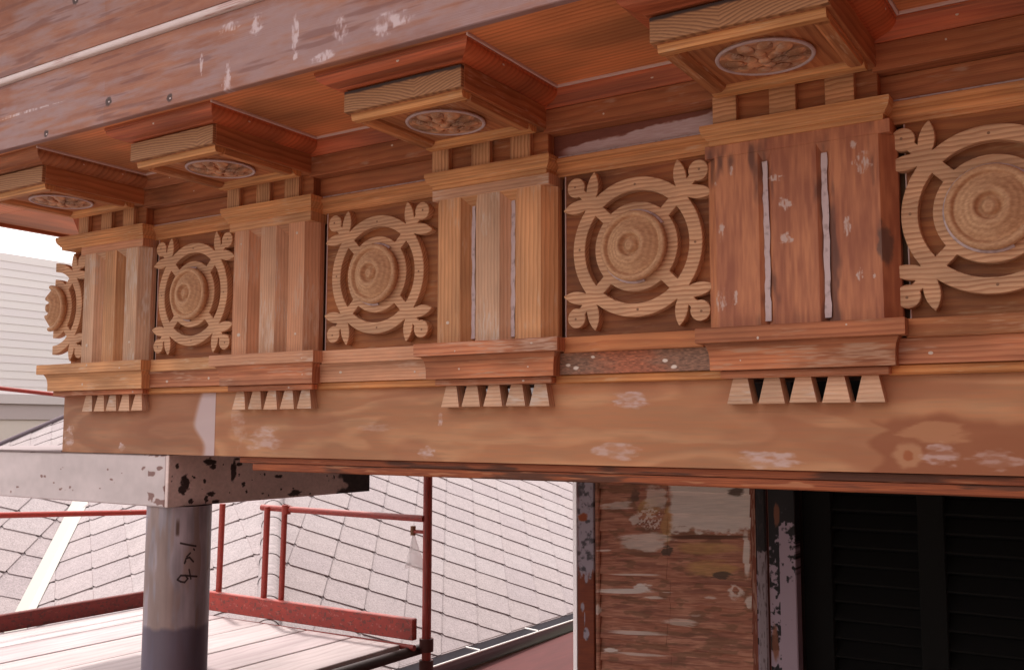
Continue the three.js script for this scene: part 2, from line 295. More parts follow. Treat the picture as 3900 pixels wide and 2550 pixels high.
function fretGeometry(field, x0) {
  const loops = contour(field, 0.2, 200, x0).sort((a, b) => Math.abs(b.a) - Math.abs(a.a));
  const inside = (p, L) => { let c = false; for (let i = 0, j = L.length - 1; i < L.length; j = i++) if ((L[i][1] > p[1]) !== (L[j][1] > p[1]) && p[0] < (L[j][0] - L[i][0]) * (p[1] - L[i][1]) / (L[j][1] - L[i][1]) + L[i][0]) c = !c; return c; };
  const outers = [], shapes = [];
  for (const { L, a } of loops) {
    const host = outers.findIndex((o) => inside(L[0], o));
    if (host >= 0) shapes[host].holes.push(new THREE.Path(L.map((p) => new THREE.Vector2(...p)))); else { outers.push(L); shapes.push(new THREE.Shape(L.map((p) => new THREE.Vector2(...p)))); }
  }
  const g = new THREE.ExtrudeGeometry(shapes, { depth: 0.0215, bevelEnabled: true, bevelThickness: 0.0015, bevelSize: 0.0012, bevelOffset: -0.0012, bevelSegments: 1, steps: 1 });
  g.translate(0, 0, -0.001); return g;
}
const bossProfile = [[0.0, 0.054], [0.007, 0.0535], [0.0125, 0.051], [0.0155, 0.046], [0.018, 0.0425], [0.0215, 0.0425], [0.0245, 0.046], [0.0265, 0.052], [0.030, 0.0555], [0.0345, 0.0555], [0.0385, 0.0535], [0.048, 0.0475], [0.058, 0.041], [0.064, 0.0375], [0.0665, 0.0355], [0.0685, 0.036], [0.0705, 0.040], [0.074, 0.0435], [0.079, 0.044], [0.083, 0.0415], [0.0848, 0.037], [0.0848, 0.031], [0.0825, 0.0275], [0.0795, 0.0255], [0.0795, 0.018]].map(([r, z]) => [r, 0.022 + (z - 0.022) * 1.1]);
function bossGeometry(a0, a1) {
  const g = new THREE.LatheGeometry([...bossProfile].reverse().map(([r, z]) => new THREE.Vector2(r, z)), 56, a0, a1); g.rotateX(Math.PI / 2); return planarUV(g, (x, y) => [x / 0.18 + 0.5, y / 0.18 + 0.5]);
}
const fretG = fretGeometry(fretField, -0.2), halfField = (x, y) => Math.max(fretField(x, y), -x + 0.002), halfG = fretGeometry(halfField, -0.004);
const bossG = bossGeometry(0, Math.PI * 2), halfBossG = bossGeometry(0, Math.PI);
const fretUV = (g, k) => planarUV(g.clone(), (x, y, z) => [x + k * 1.37 + z, y + k * 0.77 + z]);

// metopes
const MX = [];
for (let i = 0; i < 4; i++) {
  const a = TC[i] + TW[i] + 0.030, b = TC[i + 1] - TW[i + 1] - 0.030; MX.push([a, b]);
  const m = part('metope', ent);
  new MB('x').box(a + 0.011, b + 0.004, -0.008, 0.41, -0.029, 0).build('panel', i % 2 ? M.panel : M.panelDark, m);
  new MB('y').box(a + 0.0105, a + 0.0135, -0.008, 0.402, -0.02, 0.0025).build('caulk_bead', M.caulkPink, m);
  const f = mesh('fretwork', fretUV(fretG, i), M.fret, m); f.position.set(RX[i], 0.2, 0);
  const bo = mesh('boss', bossG, M.boss, m); bo.position.set(RX[i], 0.2, 0); bo.rotation.z = 0.12 * (i - 1.5);
  // smear of caulk around the foot of the boss
  const ck = new THREE.TorusGeometry(0.0845, 0.0052, 8, 40, 3.4 + i * 0.5); ck.scale(1, 1, 0.7); const ckm = mesh('caulk_bead', planarUV(ck, (x, y) => [x, y]), M.caulk, m); ckm.position.set(RX[i], 0.2, 0.0235); ckm.rotation.z = 1.3 - i * 0.35;
  // brad heads that hold the fret
  for (const [dx, dy] of [[0, 0.151], [0.004, -0.151], [-0.151, 0.006], [0.151, -0.004], [-0.163, 0.165], [0.163, 0.165], [-0.163, -0.165], [0.163, -0.165]]) {
    const g = new THREE.CircleGeometry(0.0032, 8); const n = mesh('nail_head', g, M.core, m); n.position.set(RX[i] + dx, 0.2 + dy, 0.0224);
  }
}
{ // the half panel at the corner, its fret and boss sawn through the middle
  const m = part('metope', ent, 'half rosette panel at the corner, sawn through its middle');
  new MB('x').box(-0.285, -0.185, -0.008, 0.41, -0.029, 0).build('panel', M.panel, m);
  const f = mesh('fretwork', fretUV(halfG, 7), M.fret, m); f.position.set(-0.369, 0.2, 0);
  const bo = mesh('boss', halfBossG, M.boss, m); bo.position.set(-0.367, 0.2, 0); bo.rotation.z = 0;
}

// triglyphs
const tri3Map = tex(512, 512, (u, v) => {
  const f = fbm(u * 70, v * 7, 5, 3) - 0.5, b = fbm(u * 7, v * 2.5, 15, 4);
  let c = mix([194, 126, 88], [152, 88, 62], clamp(0.5 + f * 1.2 + (b - 0.5) * 1.6)); c = mix(c, [88, 52, 42], ss(0.64, 0.78, fbm(u * 9 + 3, v * 2.2, 37, 4)) * 0.75); c = mix(c, [84, 62, 56], spot(u, v, 0.93, 0.36, 0.035, 0.12, 3, 0.5) * 0.7);
  for (const [cx, cy, rx, ry, s] of [[0.1, 0.13, 0.03, 0.05, 1], [0.18, 0.14, 0.012, 0.03, 2], [0.17, 0.86, 0.01, 0.025, 3], [0.08, 0.79, 0.008, 0.012, 4], [0.11, 0.52, 0.014, 0.05, 5], [0.45, 0.44, 0.035, 0.025, 6], [0.45, 0.63, 0.035, 0.03, 7], [0.4, 0.78, 0.04, 0.018, 8], [0.84, 0.8, 0.04, 0.05, 9], [0.8, 0.9, 0.014, 0.02, 10], [0.81, 0.21, 0.014, 0.025, 11], [0.88, 0.2, 0.006, 0.012, 12], [0.76, 0.47, 0.015, 0.05, 13]]) c = mix(c, [200, 178, 174], spot(u, v, cx, cy, rx * 1.1, ry * 1.2, s, 1) * 0.85 * ss(0.25, 0.6, fbm(u * 120, v * 30, s + 70, 3)));
  return c;
}, true, THREE.ClampToEdgeWrapping);
const tri3Mat = new THREE.MeshStandardMaterial({ map: tri3Map, roughness: 0.6, bumpMap: grainBump, bumpScale: 0.0003 });
for (let i = 0; i < 5; i++) {
  const c = TC[i], w = TW[i], vw = i === 3 ? 0.03 : 0.054, b = (2 * w - 2 * vw) / 3, t = part('triglyph', ent, i === 3 ? 'older red-brown triglyph with white paint left in its grooves' : undefined), old = i === 3;
  const uv = old ? (q) => [(q.x - c + 0.21) / 0.42, q.y / 0.4] : null, S = 0.0006, zv = i === 3 ? 0.042 : 0.024;
  for (let k = 0; k < 3; k++) {
    const x0 = c - w + k * (b + vw), x1 = x0 + b, L = k ? [[x0 - vw / 2 + S, 0], [x0 - vw / 2 + S, zv], [x0, ZF]] : [[x0 - 0.03, 0], [x0 - 0.03, 0.018], [x0, ZF]], Rr = k < 2 ? [[x1, ZF], [x1 + vw / 2 - S, zv], [x1 + vw / 2 - S, 0]] : [[x1, ZF], [x1 + 0.03, 0.018], [x1 + 0.03, 0]];
    new MB('y', uv).prismY([...Rr.reverse(), ...L.reverse()], -0.009, 0.375).build('shank', old ? tri3Mat : M.bar[(i + k * 2) % 4], t);
    if (k < 2) {
      const xm = x1 + vw / 2;
      new MB('x', uv).prismX([[0.02, 0.345], [zv, 0.345], [0.0532, 0.3748], [0.02, 0.3748]], x1 - 0.001, x1 + vw + 0.001).build('groove_stop', old ? tri3Mat : M.bar[i % 4], t);
      if (i >= 2) { // white paint and caulk left along the bottom of the groove
        const seg = i === 3 ? [[0.0, 0.352]] : i === 2 ? [[0.0, 0.352]] : [[0.24, 0.352], [0.0, 0.07]];
        for (const [y0, y1] of seg) {
          const p = new MB('y'), n = 26, wob = (j, a) => (fbm(j * 0.7, a, i * 5 + k, 3) - 0.5) * 0.005, wd = (i === 3 ? 0.0058 : 0.0055);
          for (let j = 0; j < n; j++) { const ya = y0 + (y1 - y0) * j / n, yb = y0 + (y1 - y0) * (j + 1) / n, q = (y, jj) => [V(xm - wd + wob(jj, 1), y, zv + wd * 0.95 + 0.0015), V(xm + wd * 1.3 + wob(jj, 5), y, zv + wd * 1.2 + 0.0025)], A = q(ya, j), B = q(yb, j + 1); p.quad(A[0], A[1], B[1], B[0]); const back = V(xm, ya, zv), bk2 = V(xm, yb, zv); p.quad(A[1], back, bk2, B[1]); p.quad(back, A[0], B[0], bk2); }
          p.build('caulk_bead', M.caulk, t);
        }
      }
    }
  }
  new MB('x', uv).box(c - w - 0.024, c + w + 0.024, 0.3752, 0.4045, -0.02, ZF + 0.001).build('top_band', old ? tri3Mat : M.bar[(i + 1) % 4], t);
  // cap over the triglyph
  const hc = Math.max(0.172, w + 0.006), xe = i ? c - hc : -0.272, lv = (y, o) => [y, xe - o, c + hc + o, -0.02, ZF + o];
  new MB('x').stack([lv(0.447, 0.022), lv(0.4365, 0.0225), lv(0.4355, 0.0212), lv(0.429, 0.02), lv(0.423, 0.0165), lv(0.418, 0.0115), lv(0.414, 0.01), lv(0.413, 0.0065), lv(0.4025, 0.0055)]).build('cap_moulding', M.cap, ent, 0.5);
  // dentils
  const d = part('dentil_course', ent);
  new MB('x').box(c - 0.176, c + 0.178, 0.4472, 0.5125, -0.02, 0.05).build('backing', M.dentilBase, d);
  for (const [a, e] of [[-0.1755, -0.12], [-0.046, 0.012], [0.074, 0.134]]) new MB(i === 3 ? 'x' : 'y').box(c + a, c + e, 0.4474, 0.512, 0.04, 0.0655).build('dentil', M.dentil, d);
  // mutule
  const m = part('mutule', ent), h = 0.172, yb = 0.513, cc = c + 0.006, z1 = 0.425;
  new MB('z').box(cc - h, cc + h, yb, 0.578, 0.0, z1 - 0.011).build('block', M.mut, m);
  new MB('x', (q) => [q.x - cc + 0.18 + 0.07 * i, q.y - yb]).box(cc - h + 0.0008, cc + h - 0.0008, yb + 0.0006, 0.5645, z1 - 0.012, z1).build('front_board', i >= 2 ? M.frontDark : M.front, m);
  const cl = (y, o) => [y, cc - h - o, cc + h + o, 0.0, z1 + o];
  new MB('x').stack([cl(0.612, 0.05), cl(0.5985, 0.05), cl(0.5975, 0.0475), cl(0.593, 0.0475), cl(0.588, 0.0455), cl(0.583, 0.0405), cl(0.578, 0.032), cl(0.574, 0.0215), cl(0.571, 0.01), cl(0.5685, 0.006)]).build('crown_moulding', i === 0 ? M.brown : M.red, m, 0.5);
  // caulk where the crown meets the soffit
  new MB('z').box(cc + h + 0.0495, cc + h + 0.0555, 0.5995, 0.609, 0.095, z1 + 0.054).build('caulk_bead', M.caulkPink, m);
  // frame under the block
  const fo = h - 0.01, fy0 = 0.4975, zf0 = 0.09, zf1 = z1 - 0.016, fw = 0.036, fl = (y, o, X0, X1, Z0, Z1) => [y, X0 + o[0], X1 - o[1], Z0 + o[2], Z1 - o[3]];
  const fb = (X0, X1, Z0, Z1, s, g, mat) => new MB(g).stack([fl(yb, [0, 0, 0, 0], X0, X1, Z0, Z1), fl(yb - 0.006, s.map((q) => q * 0.15), X0, X1, Z0, Z1), fl(yb - 0.0115, s.map((q) => q * 0.5), X0, X1, Z0, Z1), fl(fy0, s, X0, X1, Z0, Z1)]).build('frame_bar', mat, m, 0.4);
  fb(cc - fo, cc + fo, zf1 - fw, zf1, [0, 0, 0.012, 0.004], 'x', M.frame); fb(cc - fo, cc + fo, zf0, zf0 + fw, [0, 0, 0.003, 0.012], 'x', M.frame);
  fb(cc - fo, cc - fo + fw, zf0 + fw + 0.0006, zf1 - fw - 0.0006, [0.003, 0.012, 0, 0], 'z', M.frameB); fb(cc + fo - fw, cc + fo, zf0 + fw + 0.0006, zf1 - fw - 0.0006, [0.012, 0.003, 0, 0], 'z', M.frameB);
  rosette(m, cc, yb, (zf0 + zf1) / 2);
}
function rosette(parent, x, y, z) {
  const r = part('rosette', parent); r.position.set(x, y, z);
  r.scale.set(1, 0.7, 1); const dn = (g) => { g.rotateX(Math.PI); return g; };
  const disc = dn(new THREE.LatheGeometry([[0.094, -0.001], [0.096, 0.006], [0.088, 0.009], [0.08, 0.007], [0.06, 0.008], [0.03, 0.01], [0.0, 0.012]].map((q) => new THREE.Vector2(...q)), 40));
  mesh('disc', planarUV(disc, (a, b, c) => [a * 3, c * 3]), M.rosetteMat, r);
  const rim = new THREE.TorusGeometry(0.0935, 0.0045, 8, 48); rim.rotateX(Math.PI / 2); rim.translate(0, -0.008, 0); mesh('rim', rim, M.caulk, r);
  const pet = [];
  for (let ringN = 0; ringN < 2; ringN++) for (let k = 0; k < (ringN ? 6 : 10); k++) {
    const a = (k + ringN * 0.5) / (ringN ? 6 : 10) * Math.PI * 2, g = new THREE.SphereGeometry(1, 10, 8); g.scale(ringN ? 0.02 : 0.022, ringN ? 0.009 : 0.008, ringN ? 0.013 : 0.016); g.rotateZ(0.25); g.translate(ringN ? 0.032 : 0.063, ringN ? -0.012 : -0.009, 0); g.rotateY(a); pet.push(g);
  }
  const bud = new THREE.SphereGeometry(0.014, 12, 8); bud.scale(1, 0.8, 1); bud.translate(0, -0.016, 0); pet.push(bud);
  mesh('petals', planarUV(mergeGeometries(pet), (a, b, c) => [a * 4, c * 4]), M.rosetteMat, r);
}

// mouldings over and under the metopes
const whiteBand = tex(512, 64, (u, v) => { const f = fbm(u * 20, v * 30, 4, 3) - 0.5, e = ss(-0.06, 0.06, 0.62 - v + (u - 0.5) * 0.35 + (fbm(u * 9, v * 3, 8, 4) - 0.5) * 0.5) * ss(0.02, 0.14, u); return mix(mix([128, 70, 54], [104, 56, 46], 0.5 + f), [196, 172, 176], e * (0.85 + f * 0.3)); }, true, THREE.ClampToEdgeWrapping);
for (let i = 0; i < 4; i++) {
  const x0 = TC[i] + 0.172, x1 = TC[i + 1] - 0.172, a = x0 - 0.002, b = x1 + 0.002, m = part('frieze_moulding', ent);
  new MB('x').prismX([[-0.02, 0.612], [-0.02, 0.5625], [0.062, 0.5625], [0.0645, 0.564], [0.067, 0.569], [0.074, 0.577], [0.082, 0.585], [0.087, 0.593], [0.089, 0.598], [0.0915, 0.599], [0.0915, 0.612]], a, b).build('bed_moulding', i === 0 ? M.brown : M.red, m, 0.5);
  new MB('x').box(x0 + 0.05, x1 - 0.05, 0.6, 0.609, 0.091, 0.0975).build('caulk_bead', M.caulkPink, m);
  new MB('x').box(a, b, 0.504, 0.562, -0.02, 0.0605).build('upper_band', M.brown, m);
  new MB('x', i === 2 ? (q) => [(q.x - a) / (b - a), (q.y - 0.447) / 0.057] : null).box(a - 0.004, b + 0.004, 0.4472, 0.5036, -0.02, 0.02).build('lower_band', i === 2 ? new THREE.MeshStandardMaterial({ map: whiteBand, roughness: 0.75 }) : M.brown, m);
  new MB('x').prismX([[-0.02, 0.4015], [0.006, 0.4015], [0.008, 0.409], [0.0105, 0.41], [0.0125, 0.415], [0.018, 0.423], [0.027, 0.429], [0.033, 0.432], [0.0345, 0.4335], [0.0345, 0.441], [0.033, 0.4425], [-0.02, 0.4465]], a, b).build('cap_moulding', M.capB, m, 0.5);
  new MB('x').box(a + 0.02, b - 0.018, 0.4425, 0.4485, 0.018, 0.0265).build('caulk_bead', i > 0 ? M.caulk : M.caulkPink, m);
}

// taenia, regulae and guttae
const greyMap = tex(512, 64, (u, v) => { const g = ss(-0.1, 0.2, 0.33 - u + (fbm(u * 8, v * 3, 2, 4) - 0.5) * 0.35) + ss(-0.1, 0.2, u - 0.6 + (fbm(u * 9, v * 4, 5, 4) - 0.5) * 0.3); const f = fbm(u * 60, v * 26, 9, 3) - 0.5; let c = mix([164, 98, 72], [126, 100, 86], clamp(g) * 0.75); c = c.map((q) => q * (1 + f * 0.7)); for (const [x, y, r] of [[0.1, 0.45, 0.017], [0.15, 0.3, 0.02], [0.68, 0.5, 0.018], [0.73, 0.2, 0.02], [0.26, 0.8, 0.014]]) c = mix(c, [222, 206, 196], spot(u, v, x, y, r, r * 5, x * 90, 0.3)); return c; }, true, THREE.ClampToEdgeWrapping);
for (let i = 0; i < 5; i++) {
  const c = TC[i], t = part('taenia_block', ent), L = (h, e) => (i ? c - h : e), mt = M.taenia[[1, 0, 2, 3, 4][i]];
  new MB('x').stack([[-0.0105, L(0.2185, -0.364), c + 0.2185, -0.02, 0.079], [-0.012, L(0.22, -0.366), c + 0.22, -0.02, 0.0805], [-0.043, L(0.22, -0.366), c + 0.22, -0.02, 0.0805], [-0.0445, L(0.2185, -0.364), c + 0.2185, -0.02, 0.079]]).build('fillet', mt, t);
  const o = (y, e) => [y, L(0.172 + e, -0.307 - e), c + 0.172 + e, -0.02, 0.034 + e];
  new MB('x').stack([o(-0.0447, 0.034), o(-0.05, 0.0305), o(-0.056, 0.0275), o(-0.066, 0.025), o(-0.08, 0.0235), o(-0.1035, 0.0232)]).build('ovolo', M.taenia[[1, 2, 3, 3, 4][i]], t, 0.5);
  new MB('x').box(L(0.178, -0.322), c + 0.18, -0.1208, -0.1038, -0.02, 0.0405, 0.002).build('regula', M.regula, t);
  const W = 0.166, st = (2 * W - 0.058) / 4;
  for (let k = 0; k < 5; k++) { const x = c - W + 0.029 + k * st + rr(-0.0015, 0.0015), t1 = rr(-0.001, 0.001); new MB('x').stack([[-0.1212, x - 0.0165, x + 0.0165, -0.015, 0.0235], [-0.1755 + t1, x - 0.029, x + 0.029, -0.015, 0.029], [-0.1765 + t1, x - 0.028, x + 0.028, -0.015, 0.028]]).build('gutta', M.gutta, t); }
  if (i < 4) {
    const a = c + 0.175, b = TC[i + 1] - 0.175, m = part('taenia_moulding', ent), aa = c + 0.215, bb = TC[i + 1] - 0.215;
    new MB('x').box(aa, bb, -0.0486, -0.0102, -0.02, 0.0425, 0.0015).build('fillet', M.taenia[[1, 0, 4, 4][i]], m);
    new MB('x', i === 2 ? (q) => [(q.x - a) / (b - a), (q.y + 0.1) / 0.05] : null).prismX([[-0.02, -0.049], [0.036, -0.049], [0.031, -0.055], [0.0275, -0.064], [0.0255, -0.078], [0.025, -0.1], [-0.02, -0.1]], a, b).build('ovolo', i === 2 ? new THREE.MeshStandardMaterial({ map: greyMap, roughness: 0.75 }) : M.taenia[[2, 0, 3, 2][i]], m, 0.5);
    new MB('x').box(a - 0.004, b + 0.004, -0.1213, -0.1002, -0.02, 0.0165, 0.003).build('lower_fillet', M.orange, m);
  }
}

// filled nail holes: small pats of pale putty
const patG = new THREE.SphereGeometry(1, 10, 8);
function pat(x, y, z, r, n = 'z') { const m = mesh('nail_putty', patG, M.putty, ent); m.position.set(x, y, z); r *= rr(0.6, 0.95); const f = r * 0.22, k = rr(0.8, 1.5); m.scale.set(n === 'x' ? f : r * k, r, n === 'z' ? f : r * k); return m; }
for (let i = 0; i < 4; i++) {
  const c = TC[i], w = TW[i], some = (p) => rnd() < p;
  for (const dx of [-0.11, 0.03, 0.14]) if (some(0.75)) pat(c + dx + rr(-0.03, 0.03), -0.078 + rr(-0.012, 0.012), 0.0572, rr(0.003, 0.0065));
  for (const dx of [-0.1, 0.13]) if (some(0.7)) pat(c + dx + rr(-0.05, 0.05), -0.028 + rr(-0.01, 0.01), 0.0806, rr(0.002, 0.0045));
  if (some(0.6)) pat(c + 0.1 + rr(-0.05, 0.05), -0.113, 0.0405, 0.0045);
  const a = c + 0.24, b = TC[i + 1] - 0.24;
  for (const t of [0.1, 0.9]) if (i !== 2 && some(0.7)) pat(a + (b - a) * t + rr(-0.02, 0.02), -0.077 + rr(-0.008, 0.008), 0.0256, rr(0.003, 0.006));
  for (const t of [0.25, 0.75]) { if (some(0.6)) pat(a + (b - a) * t + rr(-0.03, 0.03), 0.5825, 0.0795, rr(0.003, 0.0045)); if (some(0.4)) pat(a + (b - a) * t + rr(-0.04, 0.04), 0.535 + rr(-0.015, 0.015), 0.0606, 0.0035); if (some(0.4)) pat(a + (b - a) * t + rr(-0.04, 0.04), 0.4225, 0.0175, 0.003); }
  if (i !== 3) for (const dx of [-w + 0.03, w - 0.03]) { if (some(0.7)) pat(c + dx, 0.05 + rr(-0.01, 0.02), ZF, rr(0.004, 0.008)); if (some(0.5)) pat(c + dx + rr(-0.01, 0.01), 0.35 + rr(-0.02, 0.01), ZF, rr(0.003, 0.006)); }
  for (const z of [0.17, 0.34]) if (some(0.6)) pat(c + 0.006 + 0.172 + 0.0445, 0.587, z + rr(-0.03, 0.03), 0.004, 'x');
  if (some(0.7)) pat(c + rr(-0.1, 0.1), 0.587, 0.4695, 0.0045);
}

// soffit and the two-stage fascia above it
new MB('x').box(-0.95, XR, 0.606, 0.628, 0.0, 0.4895).build('soffit_board', M.soffit, ent);
const fasMap = tex(2048, 320, (u, v) => {
  const x = -0.4 + u * 3.2, y = 0.56 + v * 0.64;
  const f = fbm(x * 7, y * 60, 2, 4) - 0.5, w = fbm(x * 1.6, y * 6, 12, 3), k = fbm(x * 10, y * 70, 22, 5);
  let c = mix([166, 112, 90], [138, 86, 70], clamp(0.5 + f * 1.3)); const grey = ss(0.38, 0.6, w * 0.6 + k * 0.4 + (x < 0.6 ? 0.05 : 0) - (y > 0.83 ? 0.03 : 0)); c = mix(c, [156, 136, 144], grey * 0.6 + (fbm(x * 50, y * 90, 27, 3) - 0.5) * 0.25);
  c = mix(c, [104, 60, 54], ss(0.62, 0.74, fbm(x * 5, y * 70, 42, 3)) * 0.4);
  for (const [cx, cy, a, b, s] of [[1.097, 0.621, 0.014, 0.022, 1], [1.331, 0.7, 0.012, 0.034, 2], [1.101, 0.764, 0.03, 0.014, 3], [1.333, 0.642, 0.007, 0.008, 4], [0.167, 0.827, 0.06, 0.004, 5], [0.223, 0.702, 0.14, 0.004, 6], [1.472, 0.677, 0.018, 0.026, 7], [1.425, 0.622, 0.03, 0.009, 8], [1.2, 0.75, 0.02, 0.02, 9], [1.0, 0.69, 0.006, 0.02, 10], [1.62, 0.66, 0.05, 0.02, 11], [1.1, 0.66, 0.006, 0.014, 12]]) c = mix(c, [206, 188, 194], spot(x, y, cx, cy, a * 1.2, b * 1.3, s, 0.9) * 0.8 * ss(0.25, 0.65, fbm(x * 120, y * 60, s + 9, 3)));
  for (const [cx, cy, r] of [[0.62, 0.662, 0.016], [0.879, 0.624, 0.012], [0.331, 0.618, 0.012], [0.464, 0.985, 0.016]]) { c = mix(c, [60, 44, 44], spot(x, y, cx, cy, r, r, 3, 0.5) * 0.8); c = mix(c, [210, 190, 190], spot(x, y, cx + 0.002, cy - 0.002, 0.004, 0.003, 3, 0.2)); }
  return c;
}, true, THREE.ClampToEdgeWrapping);
const fasMat = new THREE.MeshStandardMaterial({ map: fasMap, roughness: 0.8, bumpMap: grainBump, bumpScale: 0.0005 }), fasUV = (q) => [(q.x + 0.4) / 3.2, (q.y - 0.56) / 0.64];
new MB('x', fasUV).box(-0.972, XR, 0.6025, 0.806, 0.49, 0.51, 0.002).build('fascia_board', fasMat, ent).userData.label = 'weathered lower fascia board with nail stains';
const beadMap = setRep(tex(1024, 32, (u, v) => mix([160, 112, 104], [204, 184, 182], clamp(ss(0.25, 0.5, fbm(u * 14, v * 2, 5, 4, 14, 2) + 0.1) * (0.8 + 0.3 * fbm(u * 60, v * 4, 6, 2, 60, 4))))), 2.4, 0.06);
new MB('x').prismX([[0.49, 0.8065], [0.5105, 0.8065], [0.515, 0.808], [0.518, 0.8115], [0.519, 0.8155], [0.518, 0.8195], [0.515, 0.823], [0.512, 0.8315], [0.49, 0.8315]], -0.972, XR).build('fascia_bead', new THREE.MeshStandardMaterial({ map: beadMap, roughness: 0.6 }), ent, 0.6);
new MB('x', fasUV).prismX([[0.49, 0.832], [0.514, 0.832], [0.516, 0.9], [0.524, 1.0], [0.545, 1.08], [0.585, 1.15], [0.6, 1.2], [0.49, 1.2]], -1.05, XR).build('crown_board', fasMat, ent, 0.4);

// ------------------------------------------------------------------ porch roof above the cornice
{
  const r = thing('porch_roof', 'low sloped porch roof resting on the carved cornice', 'roof');
  new MB('x').prismX([[0.488, 0.63], [0.488, 1.201], [0.6, 1.203], [0.6, 1.22], [-2.0, 1.62], [-2.0, 0.63]], -0.95, XR).build('roof_deck', plain(0x6b6462, 0.9), r);
}

// ------------------------------------------------------------------ white support beam and steel column
const beamFront = tex(512, 128, (u, v) => { const n = fbm(u * 8, v * 3, 3, 4) - 0.5, s = fbm(u * 60, v * 6, 8, 3) - 0.5; let c = [206, 194, 196].map((q) => q * (1 + n * 0.12 + s * 0.06)); const ch = ss(0.78, 0.84, fbm(u * 40, v * 8, 15, 3) + (u > 0.94 ? 0.16 : 0)); return mix(c, [120, 84, 78], ch * 0.8); }, true, THREE.ClampToEdgeWrapping);
const chips = [[-0.173, -0.35, 0.026, 0.016], [-0.19, -0.366, 0.014, 0.012], [-0.28, -0.386, 0.013, 0.038], [-0.306, -0.361, 0.014, 0.007], [-0.076, -0.416, 0.02, 0.026], [-0.062, -0.44, 0.016, 0.016], [-0.155, -0.414, 0.006, 0.009], [-0.185, -0.458, 0.02, 0.01], [-0.163, -0.474, 0.009, 0.015], [-0.328, -0.433, 0.009, 0.01], [-0.343, -0.46, 0.005, 0.006], [-0.495, -0.412, 0.02, 0.007], [-0.583, -0.478, 0.033, 0.014], [-0.663, -0.484, 0.006, 0.004], [-0.206, -0.488, 0.02, 0.008], [-0.295, -0.343, 0.014, 0.004], [-0.04, -0.36, 0.008, 0.01], [-0.42, -0.47, 0.006, 0.003], [-0.1, -0.48, 0.01, 0.01]];
const beamSide = tex(1024, 192, (u, v) => {
  const z = -u * 1.02, y = -0.5 + v * 0.18; const n = fbm(u * 10, v * 3, 4, 4) - 0.5; let c = [220, 200, 196].map((q) => q * (1 + n * 0.16 + (fbm(u * 120, v * 24, 6, 2) - 0.5) * 0.1));
  let m = 0; chips.forEach(([a, b, rx, ry], k) => { m = Math.max(m, spot(z, y, a, b, rx, ry, k + 1, 0.8)); });
  m = Math.max(m, ss(0.0, 0.03, -z - 0.83 + (fbm(v * 5, u * 20, 61, 3) - 0.5) * 0.12), ss(0.8, 0.83, fbm(u * 50, v * 9, 71, 3)));
  return mix(c, [52, 40, 40].map((q) => q * (0.8 + 0.6 * fbm(u * 80, v * 20, 9, 2))), m);
}, true, THREE.ClampToEdgeWrapping);
{
  const b = thing('support_beam', 'thick white painted beam with black chips, propping the corner of the wooden cornice', 'beam');
  new MB('x', (q) => [(q.x + 1.3) / 1.56, (q.y + 0.5) / 0.18]).box(-1.3, 0.255, -0.4935, -0.3225, -1.0, -0.006, 0.004).build('beam_body', new THREE.MeshStandardMaterial({ map: beamFront, roughness: 0.7 }), b);
  new MB('x').box(-1.3, -0.315, -0.3223, -0.316, -1.0, 0.002, 0.001).build('added_top_strip', plain(0x8a7a7c, 0.8), b);  // dark strip added over the beam top to hide its sunlit face
  new MB('z', (q) => [-q.z / 1.02, (q.y + 0.5) / 0.18]).box(0.2555, 0.271, -0.4935, -0.3225, -1.01, -0.005, 0.002).build('end_plate', new THREE.MeshStandardMaterial({ map: beamSide, roughness: 0.65 }), b).userData.label = 'beam side with black patches where white paint has flaked off';
}
